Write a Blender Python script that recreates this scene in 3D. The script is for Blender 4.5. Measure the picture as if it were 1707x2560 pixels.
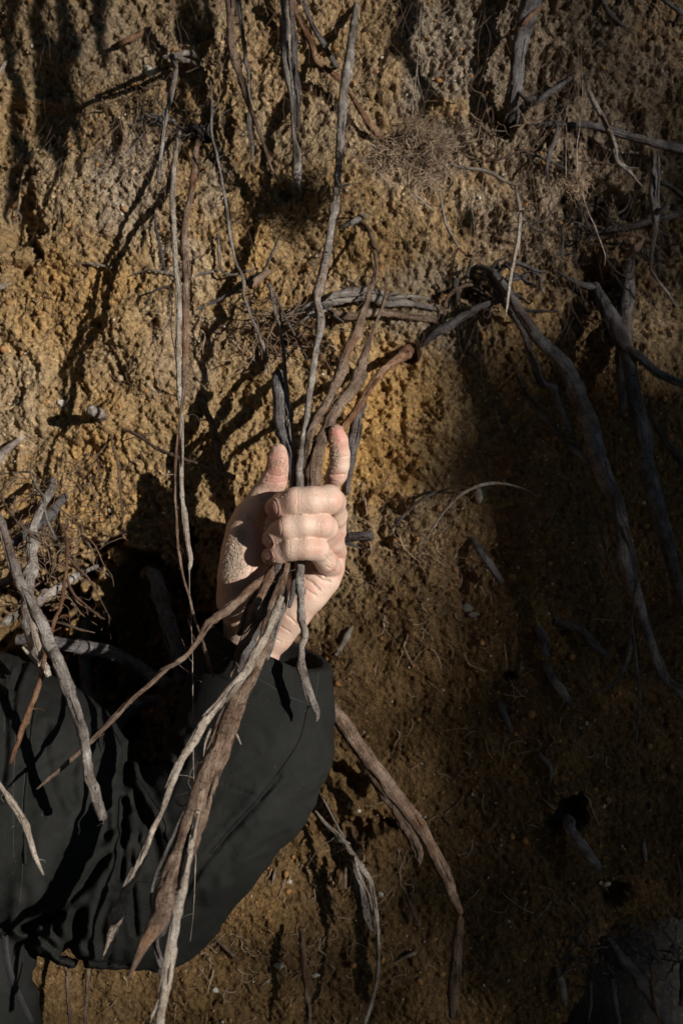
import bpy, math, random
import numpy as np
from mathutils import Vector
from mathutils.bvhtree import BVHTree

for o in list(bpy.data.objects):
    bpy.data.objects.remove(o)
S = bpy.context.scene
COL = S.collection
random.seed(7)
RNG = np.random.default_rng(11)

# ------------------------------------------------------------------ camera, light
D = 1.00                      # camera to bank face (m)
cam = bpy.data.objects.new('camera', bpy.data.cameras.new('camera'))
COL.objects.link(cam)
cam.location = (0, -D, 0)
cam.rotation_euler = (math.radians(90), 0, 0)
cam.data.sensor_fit = 'VERTICAL'
cam.data.sensor_height = 36
cam.data.sensor_width = 24
cam.data.lens = 50
cam.data.clip_start = 0.02
cam.data.clip_end = 400
cam.data.dof.use_dof = True
cam.data.dof.focus_distance = 0.88
cam.data.dof.aperture_fstop = 8.0
S.camera = cam

SA, SB = 0.94, 0.15           # sun: sideways and downward run per metre towards the bank
sdir = Vector((SA, -1, SB)).normalized()     # towards the sun
elev = math.asin(sdir.z)
azim = math.atan2(sdir.x, sdir.y)
world = bpy.data.worlds.new('World')
S.world = world
world.use_nodes = True
wn = world.node_tree
sky = wn.nodes.new('ShaderNodeTexSky')
sky.sky_type = 'NISHITA'
sky.sun_disc = False
sky.sun_elevation = elev
sky.sun_rotation = azim
sky.air_density = 1.0
sky.dust_density = 0.0
sky.ozone_density = 3.0
bg = wn.nodes['Background']
bg.inputs['Strength'].default_value = 0.065
wn.links.new(sky.outputs[0], bg.inputs[0])
sl = bpy.data.lights.new('sun', 'SUN')
sl.energy = 5.0
sl.angle = math.radians(0.5)
sl.color = (1.0, 0.945, 0.875)
sun = bpy.data.objects.new('sun', sl)
COL.objects.link(sun)
sun.rotation_euler = sdir.to_track_quat('Z', 'Y').to_euler()
S.view_settings.view_transform = 'Standard'
S.view_settings.look = 'None'
S.view_settings.exposure = 0.0
S.view_settings.gamma = 1.0

# ------------------------------------------------------------------ helpers
K = 0.72 / 2560
FR = {'F': (0, 0, 1.0), 'A': (0, 0, 600/1568), 'B': (500, 0, 600/1568), 'C': (1000, 0, 707/1568),
      'D': (0, 900, 600/1568), 'E': (0, 1600, 700/1568), 'G': (500, 1500, 700/1553),
      'H': (500, 1000, 450/1556), 'I': (1000, 900, 707/1568), 'J': (1000, 1700, 707/1568)}

def W(fr, x, y, d):
    """point measured in the photograph, d metres in front of the bank face"""
    ox, oy, s = FR[fr]
    t = D - d
    return ((ox + x*s - 853.5)*K*t, -d, -(oy + y*s - 1280)*K*t)

def hash3(ix, iy, iz, seed):
    h = (ix.astype(np.int64)*374761393 + iy.astype(np.int64)*668265263 + iz.astype(np.int64)*2147483647 + seed*974711) & 0xffffffff
    h = ((h ^ (h >> 13))*1274126177) & 0xffffffff
    h = ((h ^ (h >> 15))*2246822519) & 0xffffffff
    h = h ^ (h >> 16)
    return (h & 0xffffff).astype(np.float64)/0x7fffff - 1.0

def vnoise(x, y, z, seed=0):
    ix, iy, iz = np.floor(x), np.floor(y), np.floor(z)
    fx, fy, fz = x-ix, y-iy, z-iz
    ix, iy, iz = ix.astype(np.int64), iy.astype(np.int64), iz.astype(np.int64)
    ux, uy, uz = [f*f*f*(f*(f*6-15)+10) for f in (fx, fy, fz)]
    def c(a, b, e): return hash3(ix+a, iy+b, iz+e, seed)
    x00 = c(0,0,0)*(1-ux)+c(1,0,0)*ux
    x10 = c(0,1,0)*(1-ux)+c(1,1,0)*ux
    x01 = c(0,0,1)*(1-ux)+c(1,0,1)*ux
    x11 = c(0,1,1)*(1-ux)+c(1,1,1)*ux
    return (x00*(1-uy)+x10*uy)*(1-uz) + (x01*(1-uy)+x11*uy)*uz

def noise2(x, z, seed=0):
    ix, iz = np.floor(x), np.floor(z)
    fx, fz = x-ix, z-iz
    ix, iz = ix.astype(np.int64), iz.astype(np.int64)
    ux, uz = fx*fx*(3-2*fx), fz*fz*(3-2*fz)
    s0 = np.zeros_like(ix)
    def c(a, b): return hash3(ix+a, iz+b, s0, seed)
    return (c(0,0)*(1-ux)+c(1,0)*ux)*(1-uz)+(c(0,1)*(1-ux)+c(1,1)*ux)*uz

def worley2(x, z, seed=0):
    ix, iz = np.floor(x).astype(np.int64), np.floor(z).astype(np.int64)
    s0 = np.zeros_like(ix)
    f1 = np.full(x.shape, 9.0); f2 = np.full(x.shape, 9.0); idv = np.zeros(x.shape)
    for a in (-1, 0, 1):
        for b in (-1, 0, 1):
            px = ix+a+0.5+0.45*hash3(ix+a, iz+b, s0, seed)
            pz = iz+b+0.5+0.45*hash3(ix+a, iz+b, s0, seed+1)
            v = hash3(ix+a, iz+b, s0, seed+2)
            d = np.hypot(px-x, pz-z)
            m = d < f1
            f2 = np.where(m, f1, np.minimum(f2, d))
            idv = np.where(m, v, idv)
            f1 = np.where(m, d, f1)
    return f1, f2, idv

def tag(o, label=None, cat=None, group=None, kind=None):
    if label: o['label'] = label
    if cat: o['category'] = cat
    if group: o['group'] = group
    if kind: o['kind'] = kind
    return o

def mesh_obj(name, V, F, mat, parent=None, smooth=True):
    me = bpy.data.meshes.new(name)
    V = np.asarray(V, dtype=np.float32)
    F = np.asarray(F, dtype=np.int32)
    n = F.shape[1]
    me.vertices.add(len(V)); me.vertices.foreach_set('co', V.ravel())
    me.loops.add(F.size); me.loops.foreach_set('vertex_index', F.ravel())
    me.polygons.add(len(F))
    me.polygons.foreach_set('loop_start', np.arange(0, F.size, n, dtype=np.int32))
    me.update(calc_edges=True)
    me.validate()
    if smooth:
        me.polygons.foreach_set('use_smooth', np.ones(len(me.polygons), dtype=bool))
    me.materials.append(mat)
    o = bpy.data.objects.new(name, me)
    COL.objects.link(o)
    if parent: o.parent = parent
    return o

def empty(name, loc=(0, 0, 0)):
    o = bpy.data.objects.new(name, None)
    o.empty_display_size = 0.02
    COL.objects.link(o)
    return o

def vattr(o, name, arr):
    a = o.data.attributes.new(name, 'FLOAT_COLOR', 'POINT')
    arr = np.asarray(arr, dtype=np.float32)
    c = np.ones((len(arr), 4), dtype=np.float32)
    c[:, :3] = arr
    a.data.foreach_set('color', c.ravel())

# ------------------------------------------------------------------ materials
class NT:
    def __init__(s, name):
        s.m = bpy.data.materials.new(name); s.m.use_nodes = True
        s.t = s.m.node_tree
        s.b = s.t.nodes['Principled BSDF']
    def n(s, kind, **kw):
        x = s.t.nodes.new(kind)
        for k, v in kw.items():
            if k in x.inputs: x.inputs[k].default_value = v
            else: setattr(x, k, v)
        return x
    def l(s, a, b): s.t.links.new(a, b)
    def mix(s, f, a, b, blend='MIX'):
        x = s.t.nodes.new('ShaderNodeMix'); x.data_type = 'RGBA'; x.blend_type = blend
        for sock, v in ((x.inputs[0], f), (x.inputs[6], a), (x.inputs[7], b)):
            if isinstance(v, bpy.types.NodeSocket): s.l(v, sock)
            else: sock.default_value = v if not isinstance(v, tuple) else (*v, 1)
        return x.outputs[2]
    def ramp(s, f, stops):
        x = s.t.nodes.new('ShaderNodeValToRGB')
        e = x.color_ramp.elements
        while len(e) < len(stops): e.new(0.5)
        for i, (p, c) in enumerate(stops):
            e[i].position = p
            e[i].color = (*c, 1) if isinstance(c, tuple) else (c, c, c, 1)
        s.l(f, x.inputs[0]); return x.outputs[0]
    def noise(s, vec, scale, detail=4, rough=0.6, dist=0.0):
        x = s.n('ShaderNodeTexNoise'); x.inputs['Scale'].default_value = scale
        x.inputs['Detail'].default_value = detail; x.inputs['Roughness'].default_value = rough
        x.inputs['Distortion'].default_value = dist
        if vec is not None: s.l(vec, x.inputs['Vector'])
        return x.outputs['Fac']
    def math(s, op, a, b):
        x = s.n('ShaderNodeMath', operation=op)
        for i, v in enumerate((a, b)):
            if isinstance(v, bpy.types.NodeSocket): s.l(v, x.inputs[i])
            else: x.inputs[i].default_value = v
        return x.outputs[0]
    def bump(s, h, dist, strength=1.0, normal=None):
        x = s.n('ShaderNodeBump'); x.inputs['Distance'].default_value = dist
        x.inputs['Strength'].default_value = strength
        s.l(h, x.inputs['Height'])
        if normal is not None: s.l(normal, x.inputs['Normal'])
        return x.outputs['Normal']

def make_earth():
    t = NT('earth')
    tc = t.n('ShaderNodeTexCoord').outputs['Object']
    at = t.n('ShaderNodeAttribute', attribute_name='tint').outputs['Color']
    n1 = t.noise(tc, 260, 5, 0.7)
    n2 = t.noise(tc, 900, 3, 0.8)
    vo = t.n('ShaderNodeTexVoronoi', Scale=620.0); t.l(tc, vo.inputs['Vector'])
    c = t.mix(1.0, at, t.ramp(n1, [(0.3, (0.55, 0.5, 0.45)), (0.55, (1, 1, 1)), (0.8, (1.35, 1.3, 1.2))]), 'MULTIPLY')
    grain = t.ramp(vo.outputs['Color'], [(0.0, (0.6, 0.55, 0.5)), (0.5, (0.95, 0.95, 0.95)), (0.86, (1.1, 1.08, 1.0)), (0.93, (1.9, 1.85, 1.8))])
    c = t.mix(0.75, c, t.mix(1.0, c, grain, 'MULTIPLY'))
    # orange iron-stained grains
    sp = t.ramp(t.noise(tc, 330, 2, 0.5), [(0.62, 0.0), (0.72, 1.0)])
    c = t.mix(t.math('MULTIPLY', sp, 0.3), c, (0.34, 0.18, 0.07))
    t.l(c, t.b.inputs['Base Color'])
    t.b.inputs['Roughness'].default_value = 0.95
    t.b.inputs['Specular IOR Level'].default_value = 0.12
    h = t.math('ADD', t.math('MULTIPLY', n2, 0.5), t.math('MULTIPLY', vo.outputs['Distance'], 0.6))
    t.l(t.bump(h, 0.0018, 1.0), t.b.inputs['Normal'])
    return t.m

def make_bark(name, dark, mid, light, spots=0.5, redden=0.3):
    t = NT(name)
    uv = t.n('ShaderNodeUVMap').outputs['UV']
    mp = t.n('ShaderNodeMapping'); t.l(uv, mp.inputs['Vector'])
    mp.inputs['Scale'].default_value = (1.6, 22.0, 1.0)      # u around, v in metres
    obj = t.n('ShaderNodeTexCoord').outputs['Object']
    oi = t.n('ShaderNodeObjectInfo').outputs['Random']
    streak = t.noise(mp.outputs[0], 5.0, 6, 0.7)
    blot = t.noise(obj, 70, 4, 0.6)
    fine = t.noise(obj, 900, 3, 0.7)
    f = t.math('ADD', t.math('MULTIPLY', streak, 0.5), t.math('MULTIPLY', blot, 0.5))
    c = t.ramp(f, [(0.38, dark), (0.5, mid), (0.61, light)])
    c = t.mix(t.math('MULTIPLY', t.ramp(t.noise(obj, 28, 3, 0.5), [(0.5, 0.0), (0.7, 1.0)]), redden), c, (0.22, 0.09, 0.035))
    c = t.mix(1.0, c, t.ramp(fine, [(0.3, 0.6), (0.6, 1.15)]), 'MULTIPLY')
    hv = t.n('ShaderNodeHueSaturation'); t.l(c, hv.inputs['Color'])
    t.l(t.math('ADD', t.math('MULTIPLY', oi, 0.4), 0.8), hv.inputs['Value'])
    c = hv.outputs[0]
    # lenticels: little dark scars
    vo = t.n('ShaderNodeTexVoronoi', Scale=150.0); t.l(obj, vo.inputs['Vector'])
    sc = t.ramp(vo.outputs['Distance'], [(0.09, 1.0), (0.16, 0.0)])
    c = t.mix(t.math('MULTIPLY', sc, spots), c, (0.02, 0.015, 0.012))
    # cross cracks
    mp2 = t.n('ShaderNodeMapping'); t.l(uv, mp2.inputs['Vector'])
    mp2.inputs['Scale'].default_value = (0.6, 160.0, 1.0)
    ring = t.ramp(t.noise(mp2.outputs[0], 3.0, 3, 0.6), [(0.34, 1.0), (0.42, 0.0)])
    c = t.mix(t.math('MULTIPLY', ring, 0.35), c, (0.04, 0.03, 0.022))
    t.l(c, t.b.inputs['Base Color'])
    t.b.inputs['Roughness'].default_value = 0.85
    t.b.inputs['Specular IOR Level'].default_value = 0.15
    h = t.math('ADD', t.math('MULTIPLY', streak, 1.6), t.math('MULTIPLY', fine, 0.7))
    h = t.math('SUBTRACT', h, t.math('MULTIPLY', ring, 0.3))
    t.l(t.bump(h, 0.0016, 1.0), t.b.inputs['Normal'])
    return t.m

def make_skin():
    t = NT('skin')
    obj = t.n('ShaderNodeTexCoord').outputs['Object']
    at = t.n('ShaderNodeAttribute', attribute_name='tint').outputs['Color']
    blot = t.noise(obj, 60, 4, 0.6)
    c = t.mix(1.0, at, t.ramp(blot, [(0.3, (0.90, 0.76, 0.72)), (0.6, (1.04, 1.04, 1.04))]), 'MULTIPLY')
    # tiny dirt specks
    sp = t.ramp(t.noise(obj, 700, 2, 0.5), [(0.71, 0.0), (0.76, 1.0)])
    reg = t.ramp(t.noise(obj, 45, 2, 0.5), [(0.5, 0.0), (0.65, 1.0)])
    c = t.mix(t.math('MULTIPLY', t.math('MULTIPLY', sp, reg), 0.6), c, (0.2, 0.09, 0.05))
    t.l(c, t.b.inputs['Base Color'])
    t.b.inputs['Roughness'].default_value = 0.45
    t.b.inputs['Specular IOR Level'].default_value = 0.35
    t.b.inputs['Subsurface Weight'].default_value = 0.3
    t.b.inputs['Subsurface Radius'].default_value = (1.0, 0.35, 0.18)
    t.b.inputs['Subsurface Scale'].default_value = 0.0035
    vo = t.n('ShaderNodeTexVoronoi', Scale=900.0); t.l(obj, vo.inputs['Vector'])
    vo2 = t.n('ShaderNodeTexVoronoi', Scale=420.0, feature='DISTANCE_TO_EDGE'); t.l(obj, vo2.inputs['Vector'])
    h = t.math('ADD', vo.outputs['Distance'], t.math('MULTIPLY', t.ramp(vo2.outputs['Distance'], [(0.0, 0.0), (0.12, 1.0)]), 0.8))
    wr = t.n('ShaderNodeTexNoise'); wr.inputs['Scale'].default_value = 260; wr.inputs['Detail'].default_value = 5; wr.inputs['Distortion'].default_value = 0.6; t.l(obj, wr.inputs['Vector'])
    h = t.math('ADD', h, t.math('MULTIPLY', wr.outputs['Fac'], 1.2))
    t.l(t.bump(h, 0.00022, 0.5), t.b.inputs['Normal'])
    return t.m

def make_cloth():
    t = NT('jacket_cloth')
    obj = t.n('ShaderNodeTexCoord').outputs['Object']
    wv = t.n('ShaderNodeTexVoronoi', Scale=1500.0); t.l(obj, wv.inputs['Vector'])
    blot = t.noise(obj, 30, 5, 0.7)
    c = t.ramp(blot, [(0.3, (0.0115, 0.0120, 0.0110)), (0.7, (0.020, 0.0205, 0.0188))])
    dust = t.ramp(t.noise(obj, 600, 2, 0.5), [(0.74, 0.0), (0.78, 1.0)])
    c = t.mix(t.math('MULTIPLY', dust, 0.3), c, (0.25, 0.2, 0.14))
    sc = t.ramp(t.noise(obj, 110, 6, 0.75, 1.2), [(0.6, 0.0), (0.8, 1.0)])
    c = t.mix(t.math('MULTIPLY', sc, 0.25), c, (0.07, 0.07, 0.063))
    t.l(c, t.b.inputs['Base Color'])
    t.b.inputs['Roughness'].default_value = 0.85
    t.b.inputs['Specular IOR Level'].default_value = 0.10
    t.b.inputs['Sheen Weight'].default_value = 0.0
    t.b.inputs['Sheen Roughness'].default_value = 0.5
    t.l(t.bump(t.math('ADD', wv.outputs['Distance'], t.noise(obj, 120, 3, 0.6)), 0.0005, 0.5), t.b.inputs['Normal'])
    return t.m

def make_plain(name, col, rough=0.7, scale=300, bumpd=0.0005, var=0.35):
    t = NT(name)
    obj = t.n('ShaderNodeTexCoord').outputs['Object']
    n = t.noise(obj, scale, 4, 0.65)
    c = t.mix(1.0, col, t.ramp(n, [(0.3, 1-var), (0.7, 1+var)]), 'MULTIPLY')
    t.l(c, t.b.inputs['Base Color'])
    t.b.inputs['Roughness'].default_value = rough
    t.l(t.bump(n, bumpd, 0.8), t.b.inputs['Normal'])
    return t.m

M = {}
M['earth'] = make_earth()
M['grey'] = make_bark('bark_grey', (0.10, 0.08, 0.068), (0.27, 0.235, 0.205), (0.52, 0.475, 0.425), 0.7, 0.25)
M['brown'] = make_bark('bark_brown', (0.075, 0.048, 0.034), (0.205, 0.138, 0.098), (0.37, 0.275, 0.205), 0.5, 0.5)
M['red'] = make_bark('bark_red', (0.09, 0.042, 0.024), (0.22, 0.115, 0.066), (0.38, 0.24, 0.15), 0.3, 0.6)
M['pale'] = make_bark('bark_pale', (0.20, 0.155, 0.12), (0.46, 0.385, 0.31), (0.68, 0.60, 0.51), 0.4, 0.12)
M['dark'] = make_bark('bark_dark_shade', (0.055, 0.048, 0.046), (0.135, 0.122, 0.118), (0.24, 0.225, 0.22), 0.5, 0.2)  # dark bark; also puts shade into the colour of unlit roots
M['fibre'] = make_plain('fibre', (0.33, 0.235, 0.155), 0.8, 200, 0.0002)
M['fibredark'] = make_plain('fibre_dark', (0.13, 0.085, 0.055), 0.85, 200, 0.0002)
M['pebble'] = make_plain('pebble', (0.50, 0.46, 0.39), 0.95, 500, 0.0006, 0.25)
M['sand'] = make_plain('sand_grain', (0.44, 0.345, 0.26), 0.6, 900, 0.0001, 0.6)
M['skin'] = make_skin()
M['cloth'] = make_cloth()
M['nail'] = make_plain('nail', (0.44, 0.23, 0.19), 0.3, 250, 0.00005, 0.1)
M['thread'] = make_plain('thread', (0.06, 0.062, 0.058), 0.7, 900, 0.0001)
M['metal'] = make_plain('zip', (0.012, 0.012, 0.012), 0.75, 900, 0.0001)
M['leaf'] = make_plain('leaf', (0.05, 0.08, 0.025), 0.6, 20, 0.0005)
M['blocker'] = make_plain('blocker', (0.045, 0.05, 0.03), 0.95, 3, 0.05)
M['hair'] = make_plain('hair', (0.05, 0.032, 0.02), 0.6, 400, 0.001)

# ------------------------------------------------------------------ the bank
def seg_dist(px, pz, pts):
    best = np.full(px.shape, 1e9)
    for (x0, z0), (x1, z1) in zip(pts[:-1], pts[1:]):
        vx, vz = x1-x0, z1-z0
        t = np.clip(((px-x0)*vx+(pz-z0)*vz)/(vx*vx+vz*vz+1e-12), 0, 1)
        best = np.minimum(best, np.hypot(px-x0-t*vx, pz-z0-t*vz))
    return best

def sstep(a, b, x):
    t = np.clip((x-a)/(b-a), 0, 1)
    return t*t*(3-2*t)

def to_px(x, z):
    return x/(K*D)+853.5, 1280-z/(K*D)

HOLES = [(330, 1600, 200, 250, 0.05), (1420, 2040, 60, 42, 0.03), (1530, 2235, 42, 30, 0.014), (890, 2080, 95, 45, 0.02),
         (480, 325, 52, 22, 0.022), (1025, 880, 22, 18, 0.02), (690, 845, 55, 26, 0.02), (1185, 730, 60, 30, 0.02),
         (720, 490, 30, 20, 0.008), (1260, 310, 50, 36, 0.02), (1500, 690, 60, 60, 0.025), (1275, 1690, 26, 12, 0.014),
         (60, 560, 50, 120, 0.018), (1480, 500, 90, 50, 0.02), (100, 1700, 160, 260, 0.04), (860, 1960, 60, 40, 0.02)]
EDGE = [(1390, 2590), (1432, 2490), (1475, 2420), (1540, 2365), (1585, 2330), (1625, 2290), (1720, 2270), (1900, 2180)]

def macro(x, z):
    """smooth shape of the bank: y offset away from the camera"""
    px, py = to_px(x, z)
    y = 0.010*noise2(x*6+3, z*6, 5) + 0.006*noise2(x*14, z*11, 6)
    y = y + 0.03*sstep(-0.15, -0.6, z)*0 + 0.10*sstep(0.45, 1.2, z)*noise2(x*3, z*3, 8)
    for cx, cy, rx, ry, dep in HOLES:
        q = np.sqrt(((px-cx)/rx)**2+((py-cy)/ry)**2)+0.45*noise2(x*95+cx, z*95, 12)+0.2*noise2(x*260, z*260, 13)
        y = y + dep*(1-sstep(0.35, 1.15, q))
    return y

def edge_side(px, py):
    """positive inside the undercut hollow at the lower right"""
    ex = np.array([e[0] for e in EDGE], float); ey = np.array([e[1] for e in EDGE], float)
    line = np.interp(px, ex, ey, left=3200)
    return py-line

def wall_y1(x, z):
    return float(macro(np.array([x]), np.array([z]))[0])

def axis(lo, hi, step, far_lo, far_hi, n):
    a = np.arange(lo, hi+1e-9, step)
    def ext(r, far):
        t = np.linspace(0, 1, n+1)[1:]
        return r+(far-r)*(t**2.4*0.97+t*0.03)
    return np.concatenate([ext(lo, far_lo)[::-1], a, ext(hi, far_hi)])

def make_bank():
    ax = axis(-0.29, 0.29, 0.00098, -4.0, 4.0, 60)
    az = axis(-0.405, 0.405, 0.00098, -1.05, 1.5, 50)
    X, Z = np.meshgrid(ax, az)
    x, z = X.ravel(), Z.ravel()
    px, py = to_px(x, z)
    wx = x + 0.004*noise2(x*60, z*60, 21); wz = z + 0.004*noise2(x*60+9, z*60, 22)
    y = macro(x, z)
    # rough zone mask: crumbly left and middle, smoother sandy low part
    low = np.maximum(sstep(1450, 1900, py + 0.2*(px-800)), sstep(1050, 1250, px)*sstep(800, 1050, py))
    rough = 1.0-0.62*low
    h = 0.0045*noise2(wx*38, wz*30, 31)*1.0
    r = 1-np.abs(noise2(wx*70, wz*48, 32))
    h = h + 0.0042*(r-0.6)*rough
    f1, f2, idv = worley2(wx*120+0.35*noise2(x*220, z*220, 4), wz*95+0.35*noise2(x*220, z*220, 9), 41)
    h = h + (0.0010*(np.minimum(f2-f1, 0.5)/0.5-0.5) + 0.0010*idv)*rough
    f1, f2, idv = worley2(wx*310+0.7*noise2(x*560, z*560, 3), wz*260+0.7*noise2(x*560, z*560, 8), 44)
    h = h + (0.0011*(np.minimum(f2-f1, 0.4)/0.4-0.5) + 0.0013*idv)*(0.35+0.65*rough)
    rd = 1-np.abs(noise2(wx*15+0.6*noise2(x*30, z*30, 14), wz*26, 15)); h = h + 0.007*(np.maximum(rd-0.55, 0)/0.45-0.4)*rough
    scr = 1-0.6*sstep(0.1, 0.6, noise2(x*11+5, z*9, 16))
    # slanted crumbly grain, many octaves
    u = wx*0.80+wz*0.60; v = -wx*0.60+wz*0.80
    for k, (fr_, am) in enumerate(((70, 0.0017), (140, 0.0017), (260, 0.0017), (430, 0.0016), (640, 0.0013))):
        n = noise2(u*fr_*1.15, v*fr_*0.8, 57+k)
        h = h + am*(0.45*n + 0.9*(0.5-np.abs(n)))*(0.4+0.6*rough)*scr
    pit = noise2(wx*85, wz*60, 51)+0.6*noise2(wx*210, wz*170, 52)
    h = h - 0.0040*sstep(0.6, 1.0, pit)*(0.15+0.85*rough)
    pit2 = noise2(u*330, v*240, 53)+0.5*noise2(wx*620, wz*560, 54)
    h = h - 0.0026*sstep(0.45, 0.85, pit2)*(0.35+0.65*rough)
    # vertical runnels in the upper right
    hair = sstep(950, 1200, px)*sstep(900, 500, py)
    h = h + hair*0.0016*noise2(x*330+2*noise2(x*40, z*40, 62), z*70, 61)
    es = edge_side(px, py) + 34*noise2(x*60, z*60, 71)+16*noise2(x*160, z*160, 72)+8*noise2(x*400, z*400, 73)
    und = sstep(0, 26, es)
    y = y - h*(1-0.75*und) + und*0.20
    out = (np.abs(x) > 0.3) | (np.abs(z) > 0.42)
    V = np.stack([x, y, z], 1)
    nx, nz = len(ax), len(az)
    i = np.arange(nx*nz).reshape(nz, nx)
    F = np.stack([i[:-1, :-1], i[:-1, 1:], i[1:, 1:], i[1:, :-1]], -1).reshape(-1, 4)
    o = mesh_obj('earth_bank', V, F, M['earth'])
    # soil colour
    ochre = np.array([0.35, 0.242, 0.124]); buff = np.array([0.44, 0.35, 0.235]); gold = np.array([0.43, 0.262, 0.098])
    brown = np.array([0.165, 0.102, 0.045]); grey = np.array([0.30, 0.25, 0.195]); drk = np.array([0.14, 0.10, 0.065])
    c = np.tile(ochre, (len(x), 1))
    def blend(c, col, m): return c*(1-m[:, None])+col*m[:, None]
    nn = noise2(x*18, z*18, 81)+0.5*noise2(x*50, z*50, 82)
    c = blend(c, buff, np.clip(0.55*sstep(0.15, 0.9, nn), 0, 1))
    c = blend(c, gold, np.clip(0.6*sstep(0.2, 0.9, -nn), 0, 1))
    def patch(cx, cy, rx, ry):
        q = np.sqrt(((px-cx)/rx)**2+((py-cy)/ry)**2)+0.35*noise2(x*60, z*60, 83)
        return 1-sstep(0.5, 1.1, q)
    for cx, cy, rx, ry, a in ((330, 440, 120, 190, 0.75), (1110, 150, 160, 170, 0.8), (540, 470, 50, 120, 0.6), (1120, 800, 160, 90, 0.75),
                              (440, 640, 60, 80, 0.5), (470, 900, 140, 120, 0.45), (1400, 300, 420, 420, 0.75), (1090, 690, 120, 60, 0.5)):
        c = blend(c, grey*1.15, a*patch(cx, cy, rx, ry))
    for cx, cy, rx, ry, a in ((930, 1130, 130, 200, 0.85), (990, 960, 110, 110, 0.6), (870, 1000, 70, 90, 0.6), (720, 780, 140, 70, 0.4), (140, 780, 200, 140, 0.4), (880, 620, 160, 100, 0.3)):
        c = blend(c, gold*1.05, a*patch(cx, cy, rx, ry))
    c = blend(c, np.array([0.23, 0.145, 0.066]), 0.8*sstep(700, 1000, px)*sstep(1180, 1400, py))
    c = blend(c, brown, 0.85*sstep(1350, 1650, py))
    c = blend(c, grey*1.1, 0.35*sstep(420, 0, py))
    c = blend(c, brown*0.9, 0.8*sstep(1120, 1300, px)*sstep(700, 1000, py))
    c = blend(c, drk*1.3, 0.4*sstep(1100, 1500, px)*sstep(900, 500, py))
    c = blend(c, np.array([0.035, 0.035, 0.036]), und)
    w1 = noise2(x*420, z*420, 85)
    c = c*(1+0.16*w1[:, None])
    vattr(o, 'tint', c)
    tag(o, kind='structure')
    return o, ax, az, (y.reshape(nz, nx))
bank, AX, AZ, YY = make_bank()

def surf_y(x, z):
    i = int(np.clip(np.searchsorted(AZ, z), 0, len(AZ)-1)); j = int(np.clip(np.searchsorted(AX, x), 0, len(AX)-1))
    return float(YY[i, j])

g = mesh_obj('ground', [(-60, 0.4, -1.0), (60, 0.4, -1.0), (60, -80, -1.0), (-60, -80, -1.0)], [(0, 3, 2, 1)], M['earth'], smooth=False)
vattr(g, 'tint', np.tile(np.array([[0.20, 0.185, 0.16]]), (4, 1)))
tag(g, kind='structure')

def sky_blocking_slope():
    """unseen dark slope added behind and left of the camera to cut sky fill"""
    az = np.radians(np.linspace(-175, 18, 60)); rows = 14
    V = []
    for j in range(rows):
        q = j/(rows-1)
        for a in az:
            r = 7+5*q+1.5*math.sin(a*5+1)
            top = 9*(1-0.3*math.sin(a*3))
            x, yy = r*math.sin(a), -r*math.cos(a)
            if yy > -0.3: yy = -0.3
            V.append((x, yy-D*0, -1.05+top*q**1.1))
    V = np.array(V)
    V[:, 2] += 0.4*noise2(V[:, 0]*1.1, V[:, 2]*1.3+V[:, 1], 91)*(V[:, 2] > -0.9)
    n = len(az); i = np.arange(rows*n).reshape(rows, n)
    F = np.stack([i[:-1, :-1], i[:-1, 1:], i[1:, 1:], i[1:, :-1]], -1).reshape(-1, 4)
    o = mesh_obj('sky_blocking_slope', V, F, M['blocker'])
    tag(o, kind='structure')
sky_blocking_slope()

# ------------------------------------------------------------------ roots
def catmull(P, step):
    P = np.asarray(P, float)
    out = []
    Q = np.vstack([2*P[0]-P[1], P, 2*P[-1]-P[-2]])
    for i in range(1, len(Q)-2):
        p0, p1, p2, p3 = Q[i-1], Q[i], Q[i+1], Q[i+2]
        n = max(2, int(np.linalg.norm(p2[:3]-p1[:3])/step))
        t = np.linspace(0, 1, n, endpoint=False)[:, None]
        out.append(0.5*((2*p1)+(-p0+p2)*t+(2*p0-5*p1+4*p2-p3)*t*t+(-p0+3*p1-3*p2+p3)*t**3))
    out.append(Q[-2][None])
    return np.vstack(out)

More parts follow.
